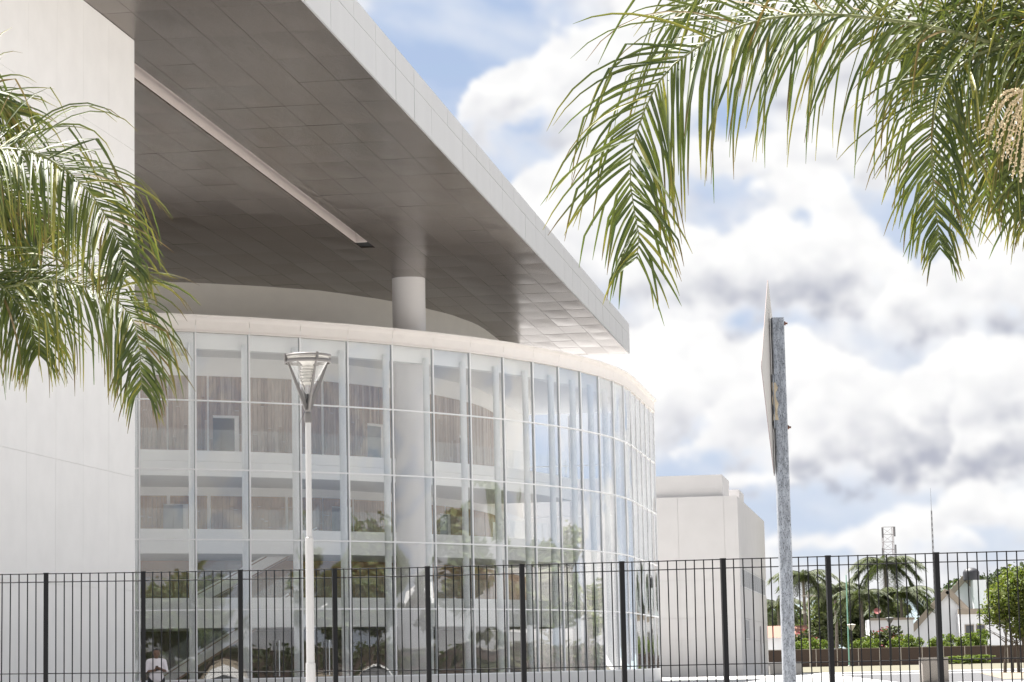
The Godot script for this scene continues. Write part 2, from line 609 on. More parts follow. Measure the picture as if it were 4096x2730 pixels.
func make_building() -> void:
	var base := at_plan(plan[15], 0)
	base.y = 0
	var b := thing("glass_building", "large white building with curved glass front under a deep flat roof slab", "building", base)
	make_wing(b)
	make_roof(b)
	make_rim(b)
	make_curtain_wall(b)
	make_interior(b)
	# round column through the lower roof up to the soffit
	var c := MB.new()
	var q := W(Vector3(-2.93, 0, -71.5))
	var prof := PackedVector2Array()
	for y in [-0.61, 4.0, 8.0, 9.4, 10.2, 11.07]:
		prof.append(Vector2(0.475 * S, y * S + EYE))
	c.lathe(Vector3(q.x, 0, q.z), prof, 40)
	part(b, "column", c, M["column"])

func make_wing(b: Node3D) -> void:
	var core := MB.new()
	var A := [AB(-64, -3.542, 0), AB(-47.88, -3.542, 0), AB(-47.88, -12, 0), AB(-64, -12, 0)]
	core.prism(A.map(func(p): return Vector2(p.x, p.z)), 0.0, 11.09 * S + EYE)
	var wall := part(b, "side_wall", core, M["white panel"])
	var ys := [-0.61, 1.4, 3.35, 5.26, 7.16, 9.07, 11.05]
	var edges := [-47.87]
	for k in 12:
		edges.append(-47.98 - 1.33 * (k + 1))
	for i in edges.size() - 1:
		for j in ys.size() - 1:
			var m := MB.new()
			var a0: float = edges[i + 1] + 0.0026
			var a1: float = edges[i] - 0.0026
			var out := rng.randf_range(-0.0012, 0.0012)
			var p0 := AB(a0, -3.53 + out, ys[j] + 0.0026)
			var p1 := AB(a1, -3.53 + out, ys[j + 1] - 0.0026)
			var mid := (p0 + p1) * 0.5 - Vector3(cos(TH), 0, sin(TH)) * 0.005 * S
			m.box(Transform3D(Basis(Vector3.UP, -TH + PI / 2), mid), Vector3((a1 - a0) * S, p1.y - p0.y, 0.010 * S))
			part(wall, "wall_panel", m, M["white panel"])

func make_roof(b: Node3D) -> void:
	var core := MB.new()
	var y0 := 11.115 * S + EYE
	var y1 := 12.11 * S + EYE
	# the slab, with the light slot left open: right of it, left of it, and beyond its end
	for r in [[-62.0, -0.03, -4.04, -0.05], [-26.0, -0.03, -4.36, -4.04], [-62.0, -0.03, -26.0, -4.36]]:
		var P := [AB(r[0], r[2], 0), AB(r[1], r[2], 0), AB(r[1], r[3], 0), AB(r[0], r[3], 0)]
		core.prism(P.map(func(p): return Vector2(p.x, p.z)), y0, y1)
	var roof := part(b, "roof", core, M["dark void"])
	var top := MB.new()
	var T := [AB(-62, -26, 0), AB(0.0, -26, 0), AB(0.0, 0.0, 0), AB(-62, 0.0, 0)]
	top.prism(T.map(func(p): return Vector2(p.x, p.z)), y1 + 0.004, 12.135 * S + EYE)
	part(roof, "roof_sheet", top, M["fascia"])
	# light slot: a white trough with sheer sides
	var slot := MB.new()
	var ry := (SOFFIT - 0.012) * S + EYE
	var rt := (SOFFIT + 0.55) * S + EYE
	var L := func(a: float, bb: float, y: float) -> Vector3:
		var p := AB(a, bb, 0)
		return Vector3(p.x, y, p.z)
	slot.quad(L.call(-62, -4.355, ry), L.call(-26.05, -4.355, ry), L.call(-26.05, -4.355, rt), L.call(-62, -4.355, rt))
	slot.quad(L.call(-26.05, -4.045, ry), L.call(-62, -4.045, ry), L.call(-62, -4.045, rt), L.call(-26.05, -4.045, rt))
	slot.quad(L.call(-62, -4.355, rt), L.call(-26.05, -4.355, rt), L.call(-26.05, -4.045, rt), L.call(-62, -4.045, rt))
	slot.quad(L.call(-26.05, -4.355, ry), L.call(-26.05, -4.045, ry), L.call(-26.05, -4.045, rt), L.call(-26.05, -4.355, rt))
	part(roof, "light_slot", slot, M["slot"])
	var lip := MB.new()
	lip.bar(L.call(-62, -4.38, ry - 0.02), L.call(-26.02, -4.38, ry - 0.02), 0.05, 0.07)
	part(roof, "slot_trim", lip, M["soffit 2"])
	# soffit panels, slightly pillowed and not quite level
	var aj := [0.0]
	var k := 0
	while aj[-1] > -61:
		aj.append(-0.46 - 1.894 * k)
		k += 1
	var cells := []
	for i in aj.size() - 1:
		var bb := 0.0
		while bb > -16.0:
			var b1 := bb
			var b0 := bb - 0.75
			var strips := [[b0, b1]]
			if b1 > -4.2 and b0 < -4.2 and aj[i + 1] < -26.05:
				strips = [[-4.035, b1], [b0, -4.40]]
			for s in strips:
				cells.append([aj[i + 1], aj[i], s[0], s[1]])
			bb -= 0.75
	var near := []
	var rest := []
	for c in cells:
		var mid := AB((c[0] + c[1]) * 0.5, (c[2] + c[3]) * 0.5, SOFFIT)
		var s := px(mid)
		var seen: bool = in_frame(mid, 60) and (s.x > 545 or c[0] < -48.5)
		if c[1] > -26 and c[2] < -9.5:
			seen = false
		if seen:
			near.append([mid.length(), c])
		else:
			rest.append(c)
	near.sort_custom(func(x, y): return x[0] < y[0])
	var far_mesh := MB.new()
	for i in near.size():
		if i < 300:
			var m := MB.new()
			soffit_panel(m, near[i][1])
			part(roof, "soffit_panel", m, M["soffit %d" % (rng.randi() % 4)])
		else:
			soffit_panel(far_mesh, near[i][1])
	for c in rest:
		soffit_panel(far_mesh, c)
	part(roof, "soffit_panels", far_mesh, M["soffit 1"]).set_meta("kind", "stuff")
	# fascia: a tall lower row and a low upper one
	for i in aj.size() - 1:
		for r in [[SOFFIT - 0.01, 11.735], [11.745, 12.13]]:
			var m := MB.new()
			var a0: float = aj[i + 1] + 0.008
			var a1: float = aj[i] - (0.008 if i else 0.0)
			var p0 := AB(a0, 0.0, r[0])
			var p1 := AB(a1, 0.0, r[1])
			var bow := rng.randf_range(-0.0015, 0.0015)
			var mid := (p0 + p1) * 0.5 - Vector3(cos(TH), 0, sin(TH)) * (0.02 + bow) * S
			m.box(Transform3D(Basis(Vector3.UP, -TH + PI / 2 + rng.randf_range(-0.002, 0.002)), mid), Vector3((a1 - a0) * S, p1.y - p0.y, 0.04 * S))
			part(roof, "fascia_panel", m, M["fascia"])
	var back := MB.new()
	back.bar(AB(-62, -0.055, 11.6), AB(-0.01, -0.055, 11.6), 0.02, 1.9)
	part(roof, "fascia_backing", back, M["dark void"])
	var endf := MB.new()
	endf.bar(AB(0.0, -26, 11.59), AB(0.0, -0.002, 11.59), 0.05, 1.9)
	part(roof, "end_fascia", endf, M["fascia"])

func soffit_panel(m: MB, c: Array) -> void:
	var g := 0.0037
	var ta := rng.randf_range(-0.0028, 0.0028)
	var tb := rng.randf_range(-0.0028, 0.0028)
	var sag := rng.randf_range(-0.002, 0.014)
	var rows := []
	var d: float = c[1] - c[0]
	var w: float = c[3] - c[2]
	for i in 5:
		var row := []
		for j in 4:
			var s := i / 4.0
			var t := j / 3.0
			var y := SOFFIT + ta * (s - 0.5) * d + tb * (t - 0.5) * w - sag * 16.0 * s * (1 - s) * t * (1 - t)
			row.append(AB(c[0] + g + s * (d - 2 * g), c[2] + g + t * (w - 2 * g), y))
		rows.append(row)
	m.sheet(rows, true)
	# turned-up edges
	for e in [[rows[0][0], rows[0][3]], [rows[4][0], rows[4][3]], [rows[0][0], rows[4][0]], [rows[0][3], rows[4][3]]]:
		m.quad(e[0], e[1], e[1] + Vector3(0, 0.05, 0), e[0] + Vector3(0, 0.05, 0))

func sweep(m: MB, i0: int, i1: int, prof: Array, cut0 := 0.0, cut1 := 0.0) -> void:
	# profile of (offset into the building, height) drawn along the plan from point i0 to i1
	for i in range(i0, i1):
		for k in prof.size() - 1:
			var P: Vector2 = prof[k]
			var Q: Vector2 = prof[k + 1]
			var s0 := cut0 if i == i0 else 0.0
			var s1 := cut1 if i == i1 - 1 else 0.0
			var pa := off(i, P.x).lerp(off(i + 1, P.x), s0)
			var pb := off(i, P.x).lerp(off(i + 1, P.x), 1.0 - s1)
			var qa := off(i, Q.x).lerp(off(i + 1, Q.x), s0)
			var qb := off(i, Q.x).lerp(off(i + 1, Q.x), 1.0 - s1)
			m.quad(at_plan(pa, P.y), at_plan(pb, P.y), at_plan(qb, Q.y), at_plan(qa, Q.y))

func make_rim(b: Node3D) -> void:
	var last := plan.size() - 1
	var roof := MB.new()
	for i in range(0, last):
		roof.quad(at_plan(off(i, 0.2), 9.22), at_plan(off(i + 1, 0.2), 9.22), at_plan(off(i + 1, 5.2), 9.22), at_plan(off(i, 5.2), 9.22))
		roof.quad(at_plan(off(i, 5.2), 9.10), at_plan(off(i + 1, 5.2), 9.10), at_plan(off(i + 1, 0.2), 9.10), at_plan(off(i, 0.2), 9.10))
	var lower := part(b, "lower_roof", roof, M["drum"])
	for i in range(2, last):
		var m := MB.new()
		sweep(m, i, i + 1, [Vector2(0.10, 8.845), Vector2(-0.055, 8.845), Vector2(-0.055, 8.885), Vector2(-0.02, 8.90), Vector2(-0.035, 9.02), Vector2(-0.04, 9.14), Vector2(-0.075, 9.22), Vector2(-0.135, 9.265), Vector2(-0.135, 9.295), Vector2(0.30, 9.28)], 0.003, 0.003)
		var e := last - 1 == i
		if e:   # closed end of the profile
			m.quad(at_plan(off(last, 0.10), 8.845), at_plan(off(last, -0.055), 8.845), at_plan(off(last, -0.03), 9.14), at_plan(off(last, 0.10), 9.28))
		part(lower, "rim_panel", m, M["rim"])

func pane_sheet(m: MB, a: Vector3, bq: Vector3, h: float, inward: Vector3, bow: float, tw: float, sheets := 5) -> void:
	for s in sheets:
		var rows := []
		for i in 5:
			var row := []
			for j in 5:
				var x := i / 4.0
				var y := j / 4.0
				var d := bow * sin(PI * x) * sin(PI * y) + tw * (x - 0.5) * (y - 0.5) + 0.012 * s
				row.append(a.lerp(bq, x) + Vector3(0, h * y, 0) + inward * d)
			rows.append(row)
		m.sheet(rows, s > 0)

func make_curtain_wall(b: Node3D) -> void:
	var cw := holder(b, "curtain_wall")
	var last := plan.size() - 1
	var pts := []
	for i in range(3, last + 1):
		pts.append([plan[i], plan_in[i]])
	# glazed return at the far end, running back from the front
	var bdir := Vector2(cos(TH), sin(TH))
	var adir := Vector2(sin(TH), -cos(TH))
	for k in 3:
		pts.append([plan[last] - bdir * 1.519 * (k + 1), -adir])
	for i in pts.size():
		var p: Vector2 = pts[i][0]
		var inn: Vector2 = pts[i][1]
		var t := Basis(Vector3(-inn.y, 0, inn.x), Vector3.UP, Vector3(-inn.x, 0, -inn.y))
		var m := MB.new()
		m.box(Transform3D(t, at_plan(p + inn * 0.018, 4.115)), Vector3(0.040 * S, 9.45 * S, 0.085 * S))
		part(cw, "mullion", m, M["mullion"])
		var gk := MB.new()
		gk.box(Transform3D(t, at_plan(p + inn * 0.024, 4.115)), Vector3(0.060 * S, 9.44 * S, 0.05 * S))
		part(cw, "gasket", gk, M["gasket"])
		if i + 1 == pts.size():
			break
		var q: Vector2 = pts[i + 1][0]
		var d := (q - p).normalized()
		var nin := Vector3(d.y, 0, -d.x)
		for j in ROWS.size():
			var a := at_plan(p.lerp(q, 0.0135), 0)
			var c := at_plan(q.lerp(p, 0.0135), 0)
			if j < ROWS.size():
				var y: float = ROWS[j] * S + EYE
				var tr := MB.new()
				tr.bar(Vector3(a.x, y, a.z) + nin * 0.015, Vector3(c.x, y, c.z) + nin * 0.015, 0.07 * S, 0.036 * S)
				if j:
					part(cw, "transom", tr, M["mullion"])
			if j + 1 < ROWS.size():
				var gl := MB.new()
				var lo: float = ROWS[j + 1] * S + EYE + 0.033
				var hi: float = ROWS[j] * S + EYE - 0.033
				var odd := 1.0 if rng.randf() > 0.16 else 2.6
				pane_sheet(gl, Vector3(a.x, lo, a.z), Vector3(c.x, lo, c.z), hi - lo, nin, rng.randfn(0.0, 0.011) * odd, rng.randfn(0.0, 0.018) * odd, 5 if i < pts.size() - 4 else 2)
				part(cw, "glass_pane", gl, M["pane"])
		var kick := MB.new()
		kick.bar(at_plan(p, -0.42) + nin * 0.02, at_plan(q, -0.42) + nin * 0.02, 0.12 * S, 0.40 * S)
		part(cw, "base_panel", kick, M["white panel"])
	# pull handles of the two pairs of entrance doors
	for hx in [1098, 1114, 1299, 1314]:
		var i := 0
		var hit := Vector3.ZERO
		for n in range(3, last):
			var s0 := px(at_plan(plan[n], 0.0)).x
			var s1 := px(at_plan(plan[n + 1], 0.0)).x
			if hx >= s0 and hx < s1:
				i = n
				hit = at_plan(plan[n].lerp(plan[n + 1], (hx - s0) / (s1 - s0)) - plan_in[n] * 0.04, 0.0)
		var h := MB.new()
		h.tube(hit + Vector3(0, -0.15 * S, 0), hit + Vector3(0, 0.78 * S, 0), 0.025, 8)
		part(cw, "door_handle", h, M["steel post"])
	# round steel posts just behind each mullion
	for i in range(3, last + 1):
		var m := MB.new()
		var p := off(i, 0.27)
		m.tube(at_plan(p, -0.61), at_plan(p, 8.60), 0.094 * S, 14)
		part(cw, "support_post", m, M["steel post"])

const SLABS := [[5.89, 5.20, 6.47], [3.79, 3.13, 4.34], [1.96, 1.15, 2.52]]

func drum_off(i: int) -> float:
	return 4.7 + 1.7 * clampf((11 - i) / 8.0, 0.0, 1.0)

func make_interior(b: Node3D) -> void:
	var last := plan.size() - 1
	# bulkhead and top ceiling
	var bh := MB.new()
	sweep(bh, 2, last, [Vector2(0.62, 9.08), Vector2(0.62, 8.46), Vector2(0.36, 8.46), Vector2(0.36, 9.08)])
	part(b, "bulkhead", bh, M["slab"])
	var ce := MB.new()
	sweep(ce, 0, last, [Vector2(0.62, 8.92), Vector2(6.6, 8.92)])
	part(b, "ceiling", ce, M["ceiling"])
	# the inner drum that rises to the soffit
	var dm := MB.new()
	var rows := [[], []]
	for i in range(0, last + 1):
		rows[0].append(at_plan(off(i, drum_off(i) + 0.06), -0.61))
		rows[1].append(at_plan(off(i, drum_off(i) + 0.06), 11.07))
	dm.sheet(rows)
	var drum := part(b, "inner_wall", dm, M["drum"])
	# white walls of each storey, with timber boards proud of them
	var storey := [[5.89, 8.37, 8.92], [3.79, 4.95, 5.2], [1.96, 2.9, 3.13], [-0.61, 1.0, 1.15]]
	var left_over := MB.new()
	var made := 0
	for s in storey.size():
		var st: Array = storey[s]
		var w := MB.new()
		for i in range(0, last):
			var o := drum_off(i)
			var o2 := drum_off(i + 1)
			w.quad(at_plan(off(i, o), st[0]), at_plan(off(i + 1, o2), st[0]), at_plan(off(i + 1, o2), st[2]), at_plan(off(i, o), st[2]))
		part(drum, "wall_lining", w, M["inner wall"] if s < 2 else M["warm wood"] if s == 2 else M["dark wood"])
		if s == 3:
			continue
		var along := 2.0
		while along < 21.0:
			var wide := rng.randf_range(0.075, 0.115)
			var i := int(along)
			var f := along - i
			var o := drum_off(i)
			var p := off(i, o - 0.02).lerp(off(i + 1, drum_off(i + 1) - 0.02), f)
			var q := off(i, o - 0.02).lerp(off(i + 1, drum_off(i + 1) - 0.02), minf(f + wide - 0.006, 1.0))
			var cut: float = st[0] + (st[1] - st[0]) * rng.randf_range(0.2, 0.8)
			var pieces := [[st[0], st[1]]] if rng.randf() < 0.45 else [[st[0], cut - 0.004], [cut + 0.004, st[1]]]
			# boards are left out where doors stand
			var door: bool = fmod(along + s * 1.3, 4.4) > 3.75
			for pc in pieces:
				var y0: float = pc[0]
				var y1: float = pc[1]
				if door:
					y0 = maxf(y0, st[0] + 1.0 * (st[1] - st[0]) * (0.55 if s == 0 else 0.8))
					if y0 >= y1:
						continue
				var m := left_over if made >= 300 or s == 2 else MB.new()
				var mid := (at_plan(p, y0) + at_plan(q, y1)) * 0.5
				var dd := at_plan(q, 0) - at_plan(p, 0)
				m.box(Transform3D(plan_basis(Vector2(dd.x, dd.z)), mid), Vector3(dd.length(), (y1 - y0) * S, 0.03 + rng.randf() * 0.008))
				if m != left_over:
					made += 1
					part(drum, "wood_plank", m, M["wood %d" % (rng.randi() % 5)])
			along += wide
	part(drum, "wood_planks", left_over, M["warm wood"]).set_meta("kind", "stuff")
	# doors seen in the gaps between boards
	for s in 2:
		var along := 3.75 - s * 1.3
		while along < 20.0:
			if along > 2.0:
				var i := int(along)
				var p := off(i, drum_off(i) - 0.01).lerp(off(i + 1, drum_off(i + 1) - 0.01), along - i)
				var i2 := int(along + 0.55)
				var q := off(i2, drum_off(i2) - 0.01).lerp(off(i2 + 1, drum_off(i2 + 1) - 0.01), along + 0.55 - i2)
				var st: Array = storey[s]
				var h: float = (st[1] - st[0]) * (0.52 if s == 0 else 0.78)
				var m := MB.new()
				m.bar(at_plan(p, st[0] + h * 0.5), at_plan(q, st[0] + h * 0.5), 0.02, h * S)
				part(drum, "door", m, M["dark wood"] if int(along) % 3 else M["window grey"])
			along += 4.4
	# balcony slabs, their glass guards
	for s in SLABS:
		var e := MB.new()
		sweep(e, 2, 19, [Vector2(1.74, s[1]), Vector2(1.70, s[1] + 0.01), Vector2(1.70, s[0] - 0.30), Vector2(1.67, s[0] - 0.29), Vector2(1.67, s[0]), Vector2(1.9, s[0])])
		# closed far end
		e.quad(at_plan(off(19, 1.7), s[1]), at_plan(off(19, 6.0), s[1]), at_plan(off(19, 6.0), s[0]), at_plan(off(19, 1.7), s[0]))
		var slab := part(b, "balcony_slab", e, M["slab"])
		var under := MB.new()
		var topf := MB.new()
		for i in range(2, 19):
			under.quad(at_plan(off(i, 6.6), s[1] + 0.004), at_plan(off(i + 1, 6.6), s[1] + 0.004), at_plan(off(i + 1, 1.72), s[1] + 0.004), at_plan(off(i, 1.72), s[1] + 0.004))
			topf.quad(at_plan(off(i, 1.8), s[0] - 0.003), at_plan(off(i + 1, 1.8), s[0] - 0.003), at_plan(off(i + 1, 6.6), s[0] - 0.003), at_plan(off(i, 6.6), s[0] - 0.003))
		part(slab, "underside", under, M["ceiling"])
		part(slab, "floor_finish", topf, M["inner floor"])
		for i in range(2, 19):
			var g := MB.new()
			var p := at_plan(off(i, 1.78), 0)
			var q := at_plan(off(i + 1, 1.78), 0)
			var d := (q - p).normalized()
			var lo := Vector3(0, s[0] * S + EYE, 0)
			var hi := Vector3(0, s[2] * S + EYE, 0)
			g.quad(p + d * 0.02 + lo - Vector3(0, p.y, 0), q - d * 0.02 + lo - Vector3(0, q.y, 0), q - d * 0.02 + hi - Vector3(0, q.y, 0), p + d * 0.02 + hi - Vector3(0, p.y, 0))
			part(slab, "glass_guard", g, M["guard glass"])
	var gf := MB.new()   # dark stone floor of the entrance hall
	for i in range(0, last):
		gf.quad(at_plan(off(i, 0.1), -0.598), at_plan(off(i + 1, 0.1), -0.598), at_plan(off(i + 1, 7.0), -0.598), at_plan(off(i, 7.0), -0.598))
	part(b, "hall_floor", gf, M["stone floor"])
	make_stair(b)

func make_stair(b: Node3D) -> void:
	# two straight flights rising to the right behind the glass
	for fl in [[Vector3(-10.3, -0.61, -69.2), Vector3(-6.2, 1.96, -69.6)], [Vector3(-8.9, 1.96, -69.9), Vector3(-5.45, 3.79, -70.2)]]:
		var p := W(fl[0])
		var q := W(fl[1])
		var d := (q - p).normalized()
		var side := d.cross(Vector3.UP).normalized()     # away from the glass is -side
		if side.z > 0:
			side = -side
		var st := holder(b, "stair")
		for k in [0.0, 2.2]:
			var m := MB.new()
			m.bar(p + side * k, q + side * k, 0.12, 0.62)
			part(st, "stringer", m, M["slab"])
			var tr := MB.new()
			tr.bar(p + side * (k - 0.07) + Vector3(0, -0.36, 0), q + side * (k - 0.07) + Vector3(0, -0.36, 0), 0.10, 0.07)
			tr.bar(p + side * (k - 0.07) + Vector3(0, 0.22, 0), q + side * (k - 0.07) + Vector3(0, 0.22, 0), 0.03, 0.05)
			part(st, "stair_trim", tr, M["wood 0"])
			for n in 4:
				var g := MB.new()
				var a: Vector3 = p.lerp(q, n / 4.0 + 0.004) + side * k
				var c: Vector3 = p.lerp(q, (n + 1) / 4.0 - 0.004) + side * k
				g.quad(a + Vector3(0, 0.35, 0), c + Vector3(0, 0.35, 0), c + Vector3(0, 1.35, 0), a + Vector3(0, 1.35, 0))
				part(st, "glass_guard", g, M["guard glass"])
		var n_steps := 20
		for n in n_steps:
			var m := MB.new()
			var c := p.lerp(q, (n + 0.5) / n_steps) + side * 1.1 + Vector3(0, 0.15, 0)
			m.box(Transform3D(Basis.looking_at(side, Vector3.UP), c), Vector3(0.42, 0.06, 2.05))
			part(st, "tread", m, M["inner floor"])

# ------------------------------------------------------------------ white block at the end of the site
func make_end_block() -> void:
	var K := Vector2(16.85, -191.5)
	var av := Vector2(sin(TH), -cos(TH))
	var bv := Vector2(cos(TH), sin(TH))
	var t := thing("white_block", "windowless pale block with a stepped roofline beyond the glass front", "building", Vector3(K.x, 0, K.y))
	var P := func(a: float, b: float, y: float) -> Vector3:
		return Vector3(K.x + a * av.x + b * bv.x, y, K.y + a * av.y + b * bv.y)
	var solid := func(called: String, a0: float, a1: float, b0: float, b1: float, y0: float, y1: float) -> MeshInstance3D:
		var m := MB.new()
		m.prism([P.call(a0, b0, 0), P.call(a1, b0, 0), P.call(a1, b1, 0), P.call(a0, b1, 0)].map(func(p): return Vector2(p.x, p.z)), y0, y1)
		return part(t, called, m, M["far wall"])
	var core: MeshInstance3D = solid.call("wall", 0.06, 36.0, -30.0, -0.06, 0.0, 13.5)
	solid.call("parapet", 0.5, 8.2, -30.0, -1.15, 13.5, 15.25)
	solid.call("roof_box", 13.0, 19.0, -5.0, -0.7, 13.5, 14.9)
	var frontal := func(a_face: bool, u0: float, u1: float, y0: float, y1: float) -> void:
		var m := MB.new()
		if a_face:
			m.prism([P.call(0.0, u0, 0), P.call(0.07, u0, 0), P.call(0.07, u1, 0), P.call(0.0, u1, 0)].map(func(p): return Vector2(p.x, p.z)), y0, y1)
		else:
			m.prism([P.call(u0, 0.0, 0), P.call(u0, -0.07, 0), P.call(u1, -0.07, 0), P.call(u1, 0.0, 0)].map(func(p): return Vector2(p.x, p.z)), y0, y1)
		part(core, "wall_panel", m, M["far wall"])
	var ub := [-30.0, -22.0, -14.4, -8.2, -4.55, -1.05, 0.0]
	var yb := [0.0, 2.75, 4.4, 7.25, 13.58]
	for i in ub.size() - 1:
		for j in yb.size() - 1:
			frontal.call(true, ub[i] + 0.008, ub[i + 1] - 0.008 if i < ub.size() - 2 else ub[i + 1], yb[j] + 0.008, yb[j + 1] - 0.008)
	# right face: panels between two bands of windows
	var A := [0.07, 4.0, 7.0, 10.0, 14.0, 18.0, 22.0, 26.0, 30.0, 36.0]
	for i in A.size() - 1:
		frontal.call(false, A[i] + 0.012, A[i + 1] - 0.012, 8.25, 13.52)
		frontal.call(false, A[i] + 0.012, A[i + 1] - 0.012, 4.4, 6.75)
		frontal.call(false, A[i] + 0.012, A[i + 1] - 0.012, 0.0, 2.75)
		if i == 0 or i > 2:
			frontal.call(false, A[i] + 0.012, A[i + 1] - 0.012, 2.78, 4.37)
	var wins := []
	for i in 12:
		wins.append([2.6 + i * 2.7, 6.78, 8.22, 2.4])
	for i in 4:
		wins.append([4.1 + i * 1.48, 2.8, 4.35, 1.36])
	for w in wins:
		var f := MB.new()
		var a0: float = w[0]
		var a1: float = w[0] + w[3]
		for e in [[a0, a0 + 0.07], [a1 - 0.07, a1], [(a0 + a1) * 0.5 - 0.04, (a0 + a1) * 0.5 + 0.04]]:
			f.prism([P.call(e[0], -0.02, 0), P.call(e[0], -0.09, 0), P.call(e[1], -0.09, 0), P.call(e[1], -0.02, 0)].map(func(p): return Vector2(p.x, p.z)), w[1], w[2])
		for e in [[w[1] + 0.002, w[1] + 0.07], [w[2] - 0.07, w[2] - 0.002]]:
			f.prism([P.call(a0 + 0.001, -0.022, 0), P.call(a0 + 0.001, -0.088, 0), P.call(a1 - 0.001, -0.088, 0), P.call(a1 - 0.001, -0.022, 0)].map(func(p): return Vector2(p.x, p.z)), e[0], e[1])
		var win := part(t, "window", f, M["white paint"])
		var g := MB.new()
		g.prism([P.call(a0, -0.055, 0), P.call(a0, -0.058, 0), P.call(a1, -0.058, 0), P.call(a1, -0.055, 0)].map(func(p): return Vector2(p.x, p.z)), w[1], w[2])
		part(win, "pane", g, M["window dark"] if rng.randf() < 0.5 else M["window grey"])
	var door := MB.new()
	door.prism([P.call(26.0, 0.03, 0), P.call(26.0, -0.02, 0), P.call(30.0, -0.02, 0), P.call(30.0, 0.03, 0)].map(func(p): return Vector2(p.x, p.z)), 0.0, 2.6)
	part(t, "door", door, M["white paint"])
	var pipe := MB.new()
	pipe.tube(P.call(24.0, 0.1, 0.0), P.call(24.0, 0.1, 4.0), 0.09, 8)
	part(t, "downpipe", pipe, M["far wall"])
	var s := thing("waste_skip", "low dark metal skip standing by the foot of the pale block", "skip", on_ground(3145, 187))
	var bx := MB.new()
	var o := s.position
	bx.prism([Vector2(o.x - 1.2, o.z), Vector2(o.x + 1.2, o.z), Vector2(o.x + 1.2, o.z - 1.4), Vector2(o.x - 1.2, o.z - 1.4)], 0.08, 0.85)
	part(s, "tub", bx, M["skip"])
	var lid := MB.new()
	lid.box(Transform3D(Basis(Vector3.RIGHT, 0.06), o + Vector3(0, 0.9, -0.7)), Vector3(2.5, 0.06, 1.5))
	part(s, "lid", lid, M["skip"])
	for k in 2:
		var ft := MB.new()
		ft.box(Transform3D(Basis(), o + Vector3(-0.9 + 1.8 * k, 0.04, -0.7)), Vector3(0.2, 0.08, 1.3))
		part(s, "foot", ft, M["skip"])

# ------------------------------------------------------------------ fence
func make_fence() -> void:
	var xs := [-212.0, 171.0, 560.0, 948.0, 1325.0, 1697.0, 2075.0, 2475.0, 2880.0, 3300.0, 3733.0, 4180.0]
	var tops := [2302.0, 2296.0, 2290.0, 2284.0, 2278.0, 2270.0, 2260.5, 2250.0, 2238.0, 2226.5, 2214.0, 2202.0]
	var P := []
	for i in xs.size():
		P.append(at(xs[i] + 12, tops[i], 32.42 - 0.222 * i))
	var t := thing("bar_fence", "black metal bar fence running across the whole view in front of the building", "fence", Vector3(P[5].x, 0, P[5].z))
	for i in P.size():
		var m := MB.new()
		var p: Vector3 = P[i]
		var turn := Basis(Vector3.UP, rng.randf_range(0.10, 0.24))
		m.box(Transform3D(turn, Vector3(p.x, p.y * 0.5, p.z)), Vector3(0.058, p.y, 0.058))
		m.box(Transform3D(turn, Vector3(p.x, p.y + 0.004, p.z)), Vector3(0.064, 0.012, 0.064))
		part(t, "post", m, M["black paint"])
		if i + 1 == P.size():
			break
		var q: Vector3 = P[i + 1]
		var dir := Vector3(q.x - p.x, 0, q.z - p.z).normalized()
		var nb := 10
		# rails: top wire, second wire, two lower ones
		for dy in [-0.003, -0.108, -1.262, -2.2]:
			var r := MB.new()
			r.tube(p + Vector3(0, dy, 0) + dir * 0.03, q + Vector3(0, dy, 0) - dir * 0.03, 0.0075, 6)
			part(t, "rail", r, M["black paint"])
		for k in nb:
			var s := (k + 1.15) / (nb + 1.3)
			var a := p.lerp(q, s) + Vector3(-dir.z, 0, dir.x) * 0.009 + dir * rng.randfn(0.0, 0.0016)
			var lean := dir * rng.randfn(0.0, 0.005)
			var b := MB.new()
			b.tube(Vector3(a.x, 0.06, a.z) + lean, a + Vector3(0, 0.004, 0), 0.0082, 6)
			part(t, "bar", b, M["black paint"])

